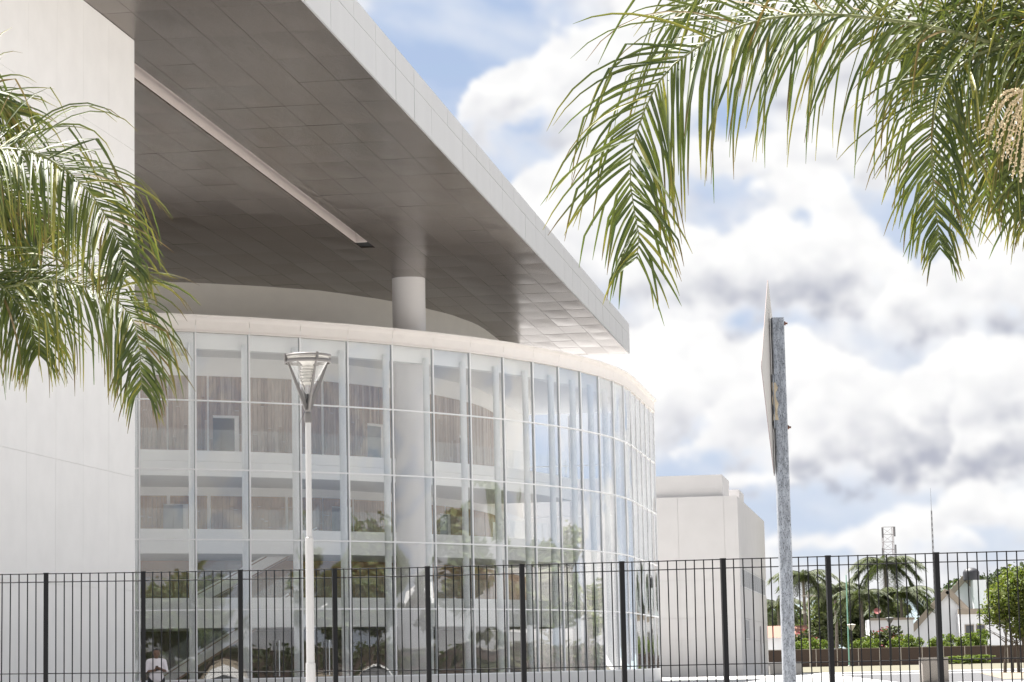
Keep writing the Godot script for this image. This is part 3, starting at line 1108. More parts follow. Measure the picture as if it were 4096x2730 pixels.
# ------------------------------------------------------------------ street lamp
func make_street_lamp() -> void:
	var f := at(1241, 2730, 30.6)
	var o := Vector3(f.x + 0.004, 0, f.z)
	var t := thing("street_lamp", "pale grey lamp post with a conical glass lantern in front of the glass", "lamp post", o)
	var E := EYE
	var pl := MB.new()
	pl.lathe(o, PackedVector2Array([Vector2(0.10, 0.0), Vector2(0.10, 0.02), Vector2(0.06, 0.03), Vector2(0.0585, 0.05), Vector2(0.0585, 0.078 + E), Vector2(0.053, 0.085 + E)]), 20)
	part(t, "pole", pl, M["lamp paint"])
	var pm := MB.new()
	pm.lathe(o, PackedVector2Array([Vector2(0.0495, 0.07 + E), Vector2(0.0495, 1.585 + E), Vector2(0.038, 1.592 + E)]), 20)
	part(t, "pole", pm, M["lamp paint"])
	var pu := MB.new()
	pu.lathe(o, PackedVector2Array([Vector2(0.0355, 1.58 + E), Vector2(0.0355, 3.00 + E)]), 20)
	part(t, "pole", pu, M["lamp paint"])
	var col := MB.new()
	col.lathe(o, PackedVector2Array([Vector2(0.036, 2.985 + E), Vector2(0.045, 2.99 + E), Vector2(0.045, 3.10 + E), Vector2(0.030, 3.105 + E), Vector2(0.030, 3.125 + E), Vector2(0.040, 3.13 + E), Vector2(0.040, 3.16 + E), Vector2(0.0, 3.16 + E)]), 20)
	part(t, "collar", col, M["lamp bracket"])
	# lantern: two hoops, four flat arms, glass cone, lid, louvre stack
	for r in [[0.283, 3.735, 0.022, 0.010], [0.288, 3.802, 0.014, 0.012]]:
		var h := MB.new()
		h.lathe(o, PackedVector2Array([Vector2(r[0] - r[3], r[1] - r[2] + E), Vector2(r[0], r[1] - r[2] + E), Vector2(r[0] + 0.004, r[1] + E), Vector2(r[0], r[1] + r[2] + E), Vector2(r[0] - r[3], r[1] + r[2] + E), Vector2(r[0] - r[3], r[1] - r[2] + E)]), 40)
		part(t, "hoop", h, M["lamp bracket"])
	var lid := MB.new()
	lid.lathe(o, PackedVector2Array([Vector2(0.284, 3.806 + E), Vector2(0.278, 3.818 + E), Vector2(0.0, 3.838 + E)]), 40)
	lid.lathe(o, PackedVector2Array([Vector2(0.0, 3.795 + E), Vector2(0.276, 3.795 + E)]), 40)
	part(t, "lid", lid, M["lamp louvre"])
	for k in 4:
		var a := deg_to_rad(62.0 + 90.0 * k)
		var d := Vector3(cos(a), 0, sin(a))
		var s := Vector3(-d.z, 0, d.x)
		var m := MB.new()
		var bot := o + d * 0.040 + Vector3(0, 3.135 + E, 0)
		var top := o + d * 0.297 + Vector3(0, 3.79 + E, 0)
		var ax := (top - bot).normalized()
		var out := s.cross(ax).normalized()
		if out.dot(d) < 0:
			out = -out
		# plate, broad at the foot and narrow above
		var W0 := 0.030
		var W1 := 0.014
		var c := [bot - s * W0 * 0.5, bot + s * W0 * 0.5, top + s * W1 * 0.5, top - s * W1 * 0.5]
		var th := [0.050, 0.050, 0.020, 0.020]
		var ci := []
		for n in 4:
			ci.append(c[n] - out * th[n])
		m.quad(c[0], c[1], c[2], c[3])
		m.quad(ci[1], ci[0], ci[3], ci[2])
		m.quad(c[1], ci[1], ci[2], c[2])
		m.quad(ci[0], c[0], c[3], ci[3])
		m.quad(c[3], c[2], ci[2], ci[3])
		m.quad(c[1], c[0], ci[0], ci[1])
		m.box(Transform3D(Basis(s, Vector3.UP, d), o + d * 0.299 + Vector3(0, 3.775 + E, 0)), Vector3(0.026, 0.10, 0.016))
		part(t, "arm", m, M["lamp bracket"])
	var gl := MB.new()
	gl.lathe(o, PackedVector2Array([Vector2(0.0, 3.335 + E), Vector2(0.022, 3.338 + E), Vector2(0.036, 3.36 + E), Vector2(0.262, 3.765 + E), Vector2(0.266, 3.79 + E)]), 40)
	part(t, "glass_cone", gl, M["lamp glass"])
	var lv := MB.new()
	for k in 6:
		var y := 3.475 + 0.038 * k + E
		var r := 0.098 - 0.004 * absf(k - 2.0)
		lv.lathe(o, PackedVector2Array([Vector2(r * 0.72, y + 0.022), Vector2(r, y), Vector2(r * 0.99, y - 0.004), Vector2(r * 0.70, y + 0.014)]), 28)
	lv.lathe(o, PackedVector2Array([Vector2(0.055, 3.45 + E), Vector2(0.066, 3.70 + E), Vector2(0.16, 3.79 + E)]), 24)
	part(t, "louvre_stack", lv, M["lamp louvre"])
	var cap := MB.new()
	cap.lathe(o, PackedVector2Array([Vector2(0.0, 3.16 + E), Vector2(0.026, 3.17 + E), Vector2(0.022, 3.27 + E), Vector2(0.012, 3.29 + E), Vector2(0.012, 3.34 + E)]), 16)
	part(t, "lamp_socket", cap, M["rubber"])
	var wire := MB.new()
	var wp := PackedVector3Array()
	var wr := PackedFloat32Array()
	for k in 9:
		var s := k / 8.0
		wp.append(o + Vector3(-0.04 - 0.07 * sin(s * 2.2), 3.12 + E - 0.32 * s, 0.03))
		wr.append(0.002)
	wire.path(wp, wr, 5)
	part(t, "loose_wire", wire, M["rubber"])

# ------------------------------------------------------------------ road sign seen from behind, nearly edge-on
func make_road_sign() -> void:
	var o := Vector3(1.062, 0, -10.0)
	var t := thing("road_sign", "diamond road sign seen nearly edge on, bolted to a galvanised post", "road sign", o)
	var E := EYE
	var H := 1.357 + E
	# folded channel: web on the sign's side, two flanges with returned lips, open towards the back
	var m := MB.new()
	var prof := [Vector2(-0.025, -0.022), Vector2(-0.025, 0.022), Vector2(-0.021, 0.026), Vector2(0.021, 0.026), Vector2(0.025, 0.022), Vector2(0.025, -0.022), Vector2(0.010, -0.026), Vector2(0.010, -0.023), Vector2(0.022, -0.020), Vector2(0.022, 0.021), Vector2(-0.022, 0.021), Vector2(-0.022, -0.020), Vector2(-0.010, -0.023), Vector2(-0.010, -0.026)]
	for i in prof.size():
		var p: Vector2 = prof[i]
		var q: Vector2 = prof[(i + 1) % prof.size()]
		m.quad(o + Vector3(p.x, 0, p.y), o + Vector3(q.x, 0, q.y), o + Vector3(q.x, H, q.y), o + Vector3(p.x, H, p.y))
	part(t, "post", m, M["galvanised"])
	var seam := MB.new()   # rolled rib down the front of the channel
	seam.tube(o + Vector3(0.004, 0.0, 0.0255), o + Vector3(0.004, H - 0.002, 0.0255), 0.0016, 5)
	part(t, "rib", seam, M["galvanised"])
	# plate
	var hd := Vector3(-0.187, 0, 0.982)      # horizontal diagonal, near end to the left
	var nrm := hd.cross(Vector3.UP).normalized()
	var ctr := Vector3(1.0295, 1.119 + E, -10.0)
	var rim := []
	for k in 4:
		var a: Vector3 = [Vector3(0, 0.402, 0), hd * 0.425, Vector3(0, -0.402, 0), hd * -0.425][k]
		var prev: Vector3 = [hd * -0.425, Vector3(0, 0.402, 0), hd * 0.425, Vector3(0, -0.402, 0)][k]
		var nxt: Vector3 = [hd * 0.425, Vector3(0, -0.402, 0), hd * -0.425, Vector3(0, 0.402, 0)][k]
		rim.append(ctr + a.lerp(prev, 0.05))
		rim.append(ctr + a.lerp((prev + nxt) * 0.5, 0.022))
		rim.append(ctr + a.lerp(nxt, 0.05))
	var th := 0.0009
	for side in [-1.0, 1.0]:
		var f := MB.new()
		for k in range(1, rim.size() - 1):
			f.tri(rim[0] + nrm * th * side, rim[k] + nrm * th * side, rim[k + 1] + nrm * th * side)
		part(t, "plate_back" if side * nrm.x > 0 else "plate_face", f, M["sign back"] if side * nrm.x > 0 else M["white paint"])
	var ed := MB.new()
	for k in rim.size():
		var p: Vector3 = rim[k]
		var q: Vector3 = rim[(k + 1) % rim.size()]
		ed.quad(p - nrm * th, q - nrm * th, q + nrm * th, p + nrm * th)
	part(t, "plate_edge", ed, M["sign edge"])
	for y in [1.335, 0.918]:
		var b := MB.new()
		b.tube(Vector3(1.086, y + E, -9.995), Vector3(1.094, y + E, -9.995), 0.009, 6)
		b.tube(Vector3(1.094, y + E, -9.995), Vector3(1.102, y + E, -9.995), 0.0045, 6)
		part(t, "bolt", b, M["rust"])
	for y in [1.335, 0.918]:
		var b := MB.new()
		b.tube(Vector3(1.012, y + E, -9.995), Vector3(1.0285, y + E, -9.995), 0.006, 6)
		part(t, "bolt", b, M["rust"])
	# strip and torn tape stuck where the plate meets the post
	var strip := MB.new()
	strip.box(Transform3D(Basis(Vector3.UP, 0.1), Vector3(1.0335, 1.02 + E, -9.972)), Vector3(0.004, 0.215, 0.02))
	part(t, "backing_strip", strip, M["galvanised"])
	var tp := MB.new()
	var rows := []
	for i in 8:
		var row := []
		for j in 4:
			var s := i / 7.0
			row.append(Vector3(1.036 + 0.006 * s + (j - 1.5) * 0.0055 * (1.0 + 0.5 * sin(i * 2.1)) + 0.003 * sin(i * 1.7), 1.095 + E - 0.15 * s, -9.966 + 0.003 * sin(i * 2.3 + j * 1.9)))
		rows.append(row)
	tp.sheet(rows)
	part(t, "torn_tape", tp, M["tape"])

# ------------------------------------------------------------------ palms
func leaflet(m: MB, base: Vector3, dir: Vector3, nrm: Vector3, length: float, width: float, lax: float, kink: float, tip: Color, leaf: Color) -> void:
	# a folded blade that arches over under its own weight, sometimes snapped at a kink
	var k := m.v.size()
	var n := 7
	var p := base
	var d := dir.normalized()
	var step := length / n
	for i in n + 1:
		var s := i / float(n)
		var side := d.cross(nrm).normalized()
		var up := side.cross(d).normalized()
		var w := width * 0.5 * minf(0.45 + s * 3.0, 1.0) * pow(maxf(1.0 - s, 0.0), 0.55) + 0.0012
		var fold := up * w * 0.35
		m.v.append_array(PackedVector3Array([p - side * w + fold, p, p + side * w + fold]))
		m.n.append_array(PackedVector3Array([(up + side * 0.35).normalized(), up, (up - side * 0.35).normalized()]))
		var c := leaf.lerp(tip, smoothstep(0.62, 1.0, s) * 0.9)
		m.c.append_array(PackedColorArray([c, c.lerp(leaf, 0.3), c]))
		if i < n:
			var a := k + i * 3
			m.ix.append_array(PackedInt32Array([a, a + 4, a + 1, a, a + 3, a + 4, a + 1, a + 5, a + 2, a + 1, a + 4, a + 5]))
		p += d * step
		var g := lax * (0.4 + 1.2 * s)
		if kink > 0.0 and s < kink and s + 1.0 / n >= kink:
			g += 1.5
		var nd := (d + Vector3.DOWN * g).normalized()
		if nd.dot(Vector3.DOWN) > 0.995:
			nd = (Vector3.DOWN + Vector3(d.x, 0, d.z) * 0.25).normalized()
		nrm = (nrm - nd * nrm.dot(nd)).normalized()
		d = nd
	m.colored = true

func leaf_color() -> Color:
	var c := Color(0.040, 0.058, 0.018).lerp(Color(0.118, 0.138, 0.036), rng.randf())
	var r := rng.randf()
	if r < 0.06:
		c = Color(0.20, 0.19, 0.045)
	elif r < 0.10:
		c = Color(0.15, 0.105, 0.04)
	return c

func tip_color() -> Color:
	var r := rng.randf()
	return Color(0.30, 0.25, 0.06) if r < 0.45 else (Color(0.16, 0.085, 0.03) if r < 0.75 else Color(0.10, 0.14, 0.03))

func frond(tree: Node3D, pts: Array, count: int, length: float, width: float, budget: Array, lax := 0.22, r0 := 0.022) -> void:
	var cv := Curve3D.new()
	for i in pts.size():
		var tan_ := Vector3.ZERO
		if i > 0 and i < pts.size() - 1:
			tan_ = (pts[i + 1] - pts[i - 1]) * 0.18
		cv.add_point(pts[i], -tan_, tan_)
	cv.bake_interval = 0.02
	var total := cv.get_baked_length()
	var rp := PackedVector3Array()
	var rr := PackedFloat32Array()
	for i in 25:
		var s := i / 24.0
		rp.append(cv.sample_baked(s * total, true))
		rr.append(lerpf(r0, 0.0025, pow(s, 0.8)))
	var rm := MB.new()
	rm.path(rp, rr, 7)
	var fr := part(tree, "frond", rm, M["rachis"])
	var rest := MB.new()
	var some := false
	for k in count:
		for side in [-1.0, 1.0]:
			var s := clampf((k + rng.randf() * 0.7) / count, 0.0, 0.998)
			var base := cv.sample_baked(s * total, true)
			var tang := (cv.sample_baked(minf(s * total + 0.03, total), true) - cv.sample_baked(maxf(s * total - 0.03, 0.0), true)).normalized()
			# the two rows of leaflets leave the rachis on a slant, one rising, one falling
			var lat := tang.cross(Vector3(0.12, 0.50, 0.86)).normalized()
			var up := lat.cross(tang).normalized()
			var fan := rng.randf_range(-0.7, 0.7)          # plumose: leaflets leave at several angles
			var ahead := lerpf(0.70, 1.45, s * s) + rng.randf_range(-0.15, 0.2)
			var dir: Vector3 = (lat * side + up * fan + tang * ahead).normalized()
			var l := length * (0.72 + 0.5 * sin(PI * clampf(s * 1.05 + 0.08, 0.0, 1.0))) * rng.randf_range(0.75, 1.08) * (1.0 if s < 0.8 else lerpf(1.0, 0.62, (s - 0.8) / 0.2))
			var kink := rng.randf_range(0.18, 0.62) if rng.randf() < 0.5 else 0.0
			var w := width * rng.randf_range(0.75, 1.15)
			var nrm := (up + lat * rng.randf_range(-0.5, 0.5)).normalized()
			var lx := lax * rng.randf_range(0.5, 1.5) * (1.0 if s < 0.8 else 0.55)
			var seen := in_frame(base, 0) or in_frame(base + dir * l * 0.5 + Vector3.DOWN * l * 0.3, 0)
			if seen and budget[0] > 0:
				budget[0] -= 1
				var one := MB.new()
				leaflet(one, base, dir, nrm, l, w, lx, kink, tip_color(), leaf_color())
				part(fr, "leaflet", one, M["leaf"])
			else:
				some = true
				leaflet(rest, base, dir, nrm, l, w, lx, kink, tip_color(), leaf_color())
	if some:
		part(fr, "leaflets", rest, M["leaf"]).set_meta("kind", "stuff")

func line_at(list: Array, d0: float, d1: float) -> Array:
	var out := []
	for i in list.size():
		out.append(at(list[i][0], list[i][1], lerpf(d0, d1, i / float(list.size() - 1))))
	return out

func trunk(tree: Node3D, foot: Vector3, top: Vector3, r: float) -> void:
	var m := MB.new()
	var P := PackedVector3Array()
	var R := PackedFloat32Array()
	for i in 30:
		var s := i / 29.0
		P.append(foot.lerp(top, s))
		R.append(r * (1.25 - 0.35 * s) * (1.03 if i % 2 else 0.97))
	m.path(P, R, 16)
	part(tree, "trunk", m, M["bark"])

func make_palms() -> void:
	# right palm: crown just outside the frame's right edge
	var crown := at(4330, 250, 18.2)
	var t := thing("palm_tree", "palm whose long drooping fronds hang into view at the upper right", "palm tree", Vector3(crown.x, 0, crown.z))
	trunk(t, t.position, crown + Vector3(0, -0.1, 0), 0.16)
	var left := [300]
	var wd := 0.028
	# the long frond that arches over to the left and hangs
	frond(t, line_at([[4330, 250], [4100, 215], [3820, 130], [3553, 80], [3300, 58], [3140, 66], [2980, 98], [2790, 190], [2640, 318], [2550, 520], [2520, 660], [2530, 800], [2556, 940], [2548, 1040]], 18.2, 17.2), 118, 1.12, wd * 0.88, left, 0.24)
	# the shorter one that drops in front of it
	frond(t, line_at([[4330, 250], [4160, 190], [4000, 190], [3860, 250], [3770, 350], [3735, 480], [3728, 604], [3738, 795], [3752, 900], [3760, 1000]], 18.2, 17.6), 98, 0.70, wd * 0.75, left, 0.2)
	# others crowding the corner
	frond(t, line_at([[4330, 250], [4150, 60], [3900, -90], [3600, -170], [3250, -150], [2900, -60], [2700, 60]], 18.2, 18.9), 88, 1.1, wd * 0.9, left, 0.24)
	frond(t, line_at([[4330, 250], [4180, 260], [4060, 330], [3985, 470], [3950, 640], [3945, 800]], 18.2, 18.8), 62, 0.8, wd * 0.8, left, 0.2)
	frond(t, line_at([[4330, 250], [4200, 100], [4040, 30], [3860, 30], [3700, 100], [3600, 230]], 18.2, 18.6), 66, 0.9, wd * 0.9, left, 0.28)
	frond(t, line_at([[4330, 250], [4330, 0], [4200, -220], [4000, -330]], 18.2, 18.0), 61, 0.9, wd, left, 0.24)
	frond(t, line_at([[4330, 250], [4280, 420], [4200, 620], [4160, 850]], 18.2, 18.6), 61, 0.85, wd, left, 0.22)
	frond(t, line_at([[4330, 250], [4560, 120], [4800, 160], [5000, 400]], 18.2, 18.6), 42, 0.7, wd, left, 0.24)
	# flower spray: cream strands set with small buds
	var root := crown + Vector3(-0.12, -0.1, 0.1)
	for k in 12:
		var m := MB.new()
		var P := PackedVector3Array()
		var R := PackedFloat32Array()
		var end := at(3930 + k * 16 + rng.randf_range(-8, 8), lerpf(500, 705, clampf(k / 8.0, 0, 1)) + rng.randf_range(-25, 25), 17.75 + rng.randf_range(-0.1, 0.1))
		var top := at(4085 + k * 4, 360 + k * 3, 17.8)
		for i in 12:
			var s := i / 11.0
			var q := top.lerp(end, s) + Vector3(0, 0.10 * sin(PI * s) * (1.0 - k / 16.0), 0)
			P.append(q)
			R.append(0.006 * (1.1 - s * 0.6))
		m.path(P, R, 5)
		for i in 60:
			var s := 0.06 + 0.94 * rng.randf()
			var x := s * 11.0
			var q := P[int(minf(x, 10.9))].lerp(P[mini(int(x) + 1, 11)], x - int(x))
			var r := rng.randf_range(0.004, 0.0075)
			q += Vector3(rng.randf_range(-1, 1), rng.randf_range(-1, 1), rng.randf_range(-1, 1)).normalized() * 0.009
			var rot := Basis(Vector3(rng.randf(), rng.randf(), rng.randf() + 0.01).normalized(), rng.randf() * TAU)
			m.box(Transform3D(rot, q), Vector3(r, r, r) * 1.7)
		part(t, "flower_strand", m, M["blossom"])
	var stalk := MB.new()
	stalk.path(PackedVector3Array([root, at(4200, 300, 17.9), at(4120, 345, 17.8), at(4085, 372, 17.8)]), PackedFloat32Array([0.03, 0.026, 0.02, 0.014]), 8)
	part(t, "flower_stalk", stalk, M["blossom"])

	# left palm: crown outside the left edge
	var c2 := at(-330, 900, 24.2)
	var u := thing("palm_tree", "palm with bright hanging leaflets in front of the white wall at the left", "palm tree", Vector3(c2.x, 0, c2.z))
	trunk(u, u.position, c2 + Vector3(0, -0.1, 0), 0.17)
	var lb := [300]
	frond(u, line_at([[-330, 900], [-200, 720], [-60, 610], [80, 600], [200, 640], [310, 720], [400, 830], [470, 960], [510, 1100]], 24.2, 23.2), 110, 1.02, 0.026, lb, 0.30)
	frond(u, line_at([[-330, 900], [-180, 1090], [0, 1150], [150, 1122], [268, 1132], [416, 1172], [520, 1262], [555, 1380], [562, 1480], [566, 1560]], 24.2, 22.9), 120, 0.98, 0.025, lb, 0.30)
	frond(u, line_at([[-330, 900], [-300, 640], [-220, 440], [-120, 360], [-20, 380], [70, 460]], 24.2, 24.6), 98, 1.0, 0.028, lb, 0.24)
	frond(u, line_at([[-330, 900], [-240, 1020], [-90, 1080], [40, 1180], [120, 1300], [150, 1420]], 24.2, 23.6), 89, 0.9, 0.026, lb, 0.24)
	frond(u, line_at([[-330, 900], [-250, 760], [-120, 720], [10, 760], [110, 860], [170, 980]], 24.2, 24.8), 100, 1.0, 0.027, lb, 0.24)
	frond(u, line_at([[-330, 900], [-420, 640], [-520, 520], [-700, 520]], 24.2, 24.6), 42, 0.8, 0.03, lb, 0.22)
	frond(u, line_at([[-330, 900], [-480, 1000], [-640, 1150], [-700, 1350]], 24.2, 24.2), 42, 0.8, 0.03, lb, 0.22)

# ------------------------------------------------------------------ person
func cap_dist(p: Vector3, a: Vector3, b: Vector3, r0: float, r1: float) -> float:
	var d := b - a
	var t := clampf((p - a).dot(d) / maxf(d.length_squared(), 1e-9), 0.0, 1.0)
	return (p - a - d * t).length() - lerpf(r0, r1, t)

func nets(m: MB, bones: Array, cell: float, blend: float) -> void:
	# smooth union of tapered capsules, meshed as surface nets
	var lo := Vector3(1e9, 1e9, 1e9)
	var hi := -lo
	for b in bones:
		var r := maxf(b[2], b[3]) + cell * 2.0
		for e in 2:
			lo = lo.min(b[e] - Vector3.ONE * r)
			hi = hi.max(b[e] + Vector3.ONE * r)
	var N := Vector3i(((hi - lo) / cell).ceil()) + Vector3i.ONE
	var F := PackedFloat32Array()
	F.resize(N.x * N.y * N.z)
	F.fill(9.0)
	for b in bones:
		var r := maxf(b[2], b[3]) + blend + cell * 2.0
		var l := Vector3i(((b[0].min(b[1]) - Vector3.ONE * r - lo) / cell).floor()).max(Vector3i.ZERO)
		var h := Vector3i(((b[0].max(b[1]) + Vector3.ONE * r - lo) / cell).ceil()).min(N - Vector3i.ONE)
		for z in range(l.z, h.z + 1):
			for y in range(l.y, h.y + 1):
				var k := (z * N.y + y) * N.x
				for x in range(l.x, h.x + 1):
					var d := cap_dist(lo + Vector3(x, y, z) * cell, b[0], b[1], b[2], b[3])
					var o := F[k + x]
					var q := maxf(blend - absf(d - o), 0.0) / blend
					F[k + x] = minf(d, o) - q * q * blend * 0.25
	var idx := {}
	var dx := [0, 1, 0, 1, 0, 1, 0, 1]
	var dy := [0, 0, 1, 1, 0, 0, 1, 1]
	var dz := [0, 0, 0, 0, 1, 1, 1, 1]
	var E := [[0, 1], [2, 3], [4, 5], [6, 7], [0, 2], [1, 3], [4, 6], [5, 7], [0, 4], [1, 5], [2, 6], [3, 7]]
	for z in N.z - 1:
		for y in N.y - 1:
			for x in N.x - 1:
				var k := (z * N.y + y) * N.x + x
				var f := [F[k], F[k + 1], F[k + N.x], F[k + N.x + 1], F[k + N.x * N.y], F[k + N.x * N.y + 1], F[k + N.x * N.y + N.x], F[k + N.x * N.y + N.x + 1]]
				var ins := 0
				for i in 8:
					if f[i] < 0.0:
						ins += 1
				if ins == 0 or ins == 8:
					continue
				var s := Vector3.ZERO
				var c := 0
				for e in E:
					var a: float = f[e[0]]
					var b: float = f[e[1]]
					if (a < 0.0) != (b < 0.0):
						var t := a / (a - b)
						s += Vector3(dx[e[0]], dy[e[0]], dz[e[0]]).lerp(Vector3(dx[e[1]], dy[e[1]], dz[e[1]]), t)
						c += 1
				idx[k] = m.v.size()
				m.v.append(lo + (Vector3(x, y, z) + s / c) * cell)
				var g := Vector3(f[1] + f[3] + f[5] + f[7] - f[0] - f[2] - f[4] - f[6], f[2] + f[3] + f[6] + f[7] - f[0] - f[1] - f[4] - f[5], f[4] + f[5] + f[6] + f[7] - f[0] - f[1] - f[2] - f[3])
				m.n.append(g.normalized())
				m.c.append(Color(1, 1, 1))
	var st := [1, N.x, N.x * N.y]
	for k in idx:
		for ax in 3:
			var a: float = F[k]
			var b: float = F[k + st[ax]]
			if (a < 0.0) == (b < 0.0):
				continue
			var u: int = st[(ax + 1) % 3]
			var w: int = st[(ax + 2) % 3]
			if not (idx.has(k - u) and idx.has(k - w) and idx.has(k - u - w)):
				continue
			var q := [idx[k], idx[k - u], idx[k - u - w], idx[k - w]]
			if a < 0.0:
				m.ix.append_array(PackedInt32Array([q[0], q[2], q[1], q[0], q[3], q[2]]))
			else:
				m.ix.append_array(PackedInt32Array([q[0], q[1], q[2], q[0], q[2], q[3]]))

func make_person() -> void:
	var foot := on_ground(624, 65.0)
	var t := thing("person", "person in a white shirt looking down at their hands behind the fence", "person", foot)
	var V := func(x: float, y: float, z: float) -> Vector3:
		return Basis(Vector3.UP, 0.25) * Vector3(x, y, z) + foot
	var legs := []
	for s in [-1.0, 1.0]:
		legs.append([V.call(0.10 * s, 0.92, 0), V.call(0.11 * s, 0.50, 0.02), 0.10, 0.065])
		legs.append([V.call(0.11 * s, 0.50, 0.02), V.call(0.115 * s, 0.10, -0.01), 0.065, 0.048])
	var torso := [[V.call(-0.06, 0.95, 0), V.call(0.06, 0.95, 0), 0.14, 0.14], [V.call(0, 1.0, 0.04), V.call(0, 1.14, 0.05), 0.165, 0.165], [V.call(0, 1.14, 0.03), V.call(0, 1.34, 0.0), 0.155, 0.14], [V.call(-0.13, 1.385, 0), V.call(0.13, 1.385, 0), 0.085, 0.085]]
	var arms := [[V.call(-0.19, 1.385, 0), V.call(-0.245, 1.13, 0.05), 0.062, 0.05], [V.call(0.19, 1.385, 0), V.call(0.245, 1.13, 0.05), 0.062, 0.05]]
	var fore := [[V.call(-0.245, 1.13, 0.05), V.call(-0.06, 1.17, 0.24), 0.044, 0.031], [V.call(0.245, 1.13, 0.05), V.call(0.07, 1.21, 0.24), 0.044, 0.031]]
	var skin := []
	for b in legs + torso + arms:
		skin.append([b[0], b[1], b[2] - 0.012, b[3] - 0.012])
	skin += fore
	skin.append([V.call(0, 1.38, 0.0), V.call(0, 1.50, 0.02), 0.058, 0.055])
	var bm := MB.new()
	nets(bm, skin, 0.022, 0.03)
	# head, bowed: cranium, jaw, nose, ears
	var hd := [[V.call(0, 1.615, 0.02), V.call(0, 1.625, 0.045), 0.090, 0.085], [V.call(0, 1.57, 0.07), V.call(0, 1.525, 0.085), 0.066, 0.046], [V.call(0, 1.595, 0.135), V.call(0, 1.562, 0.152), 0.010, 0.015], [V.call(-0.088, 1.585, 0.02), V.call(-0.088, 1.555, 0.025), 0.014, 0.010], [V.call(0.088, 1.585, 0.02), V.call(0.088, 1.555, 0.025), 0.014, 0.010], [V.call(-0.05, 1.612, 0.115), V.call(0.05, 1.612, 0.115), 0.014, 0.014], [V.call(-0.022, 1.535, 0.125), V.call(0.022, 1.535, 0.125), 0.009, 0.009]]
	nets(bm, hd, 0.009, 0.022)
	# hands: palm, four fingers bent round a phone, thumb from the side of the palm
	for s in [-1.0, 1.0]:
		var w: Vector3 = V.call(-0.06, 1.17, 0.24) if s < 0 else V.call(0.07, 1.21, 0.24)
		var ax: Vector3 = (V.call(0, 1.21, 0.27) - w).normalized() if s < 0 else (V.call(-0.02, 1.20, 0.27) - w).normalized()
		var upv := (Vector3.UP - ax * ax.y).normalized()
		var outv: Vector3 = ax.cross(upv) * s
		var h := [[w, w + ax * 0.075, 0.026, 0.022], [w + upv * 0.02, w + ax * 0.08 + upv * 0.026, 0.018, 0.014], [w - upv * 0.02, w + ax * 0.075 - upv * 0.026, 0.018, 0.014]]
		for k in 4:
			var base := w + ax * 0.078 + upv * (0.03 - 0.02 * k)
			var len_: float = [0.040, 0.046, 0.042, 0.032][k]
			var mid: Vector3 = base + ax * len_ - outv * 0.010
			var tip: Vector3 = mid + ax * len_ * 0.25 - outv * len_ * 0.6
			h.append([base, mid, 0.0095, 0.0085])
			h.append([mid, tip, 0.0085, 0.007])
		h.append([w + ax * 0.02 + upv * 0.022, w + ax * 0.05 + upv * 0.050, 0.012, 0.010])
		h.append([w + ax * 0.05 + upv * 0.050, w + ax * 0.082 + upv * 0.056, 0.010, 0.008])
		nets(bm, h, 0.005, 0.006)
	var body := part(t, "body", bm, M["skin"])
	var sm := MB.new()
	var shirt := []
	for b in torso:
		shirt.append([b[0], b[1], b[2] + 0.006, b[3] + 0.006])
	for b in arms:
		shirt.append([b[0], b[0].lerp(b[1], 0.92), b[2] + 0.012, b[3] + 0.014])
	nets(sm, shirt, 0.02, 0.035)
	part(t, "shirt", sm, M["shirt"])
	var tm := MB.new()
	var tr := [[V.call(-0.07, 0.93, 0), V.call(0.07, 0.93, 0), 0.150, 0.150]]
	for b in legs:
		tr.append([b[0], b[1], b[2] + 0.014, b[3] + 0.016])
	nets(tm, tr, 0.022, 0.03)
	part(t, "trousers", tm, M["trousers"])
	var hm := MB.new()
	nets(hm, [[V.call(0, 1.645, -0.005), V.call(0, 1.655, 0.035), 0.083, 0.078], [V.call(0, 1.60, -0.035), V.call(0, 1.57, -0.03), 0.072, 0.058]], 0.01, 0.02)
	part(t, "hair", hm, M["hair"])
	var em := MB.new()
	for s in [-1.0, 1.0]:
		em.tube(V.call(0.032 * s, 1.592, 0.112), V.call(0.032 * s, 1.590, 0.122), 0.010, 6)
	part(t, "eyes", em, M["hair"])
	var fm := MB.new()
	for s in [-1.0, 1.0]:
		nets(fm, [[V.call(0.115 * s, 0.045, -0.04), V.call(0.125 * s, 0.038, 0.15), 0.045, 0.036], [V.call(0.115 * s, 0.06, -0.02), V.call(0.115 * s, 0.12, -0.01), 0.05, 0.05]], 0.02, 0.03)
	part(t, "shoes", fm, M["hair"])
	var ph := MB.new()
	ph.box(Transform3D(Basis(Vector3.UP, 0.25) * Basis(Vector3.RIGHT, -0.6), V.call(-0.01, 1.225, 0.272)), Vector3(0.07, 0.14, 0.009))
	var phone := thing("phone", "small dark phone held in the hands of the person", "phone", foot)
	part(phone, "case", ph, M["hair"])

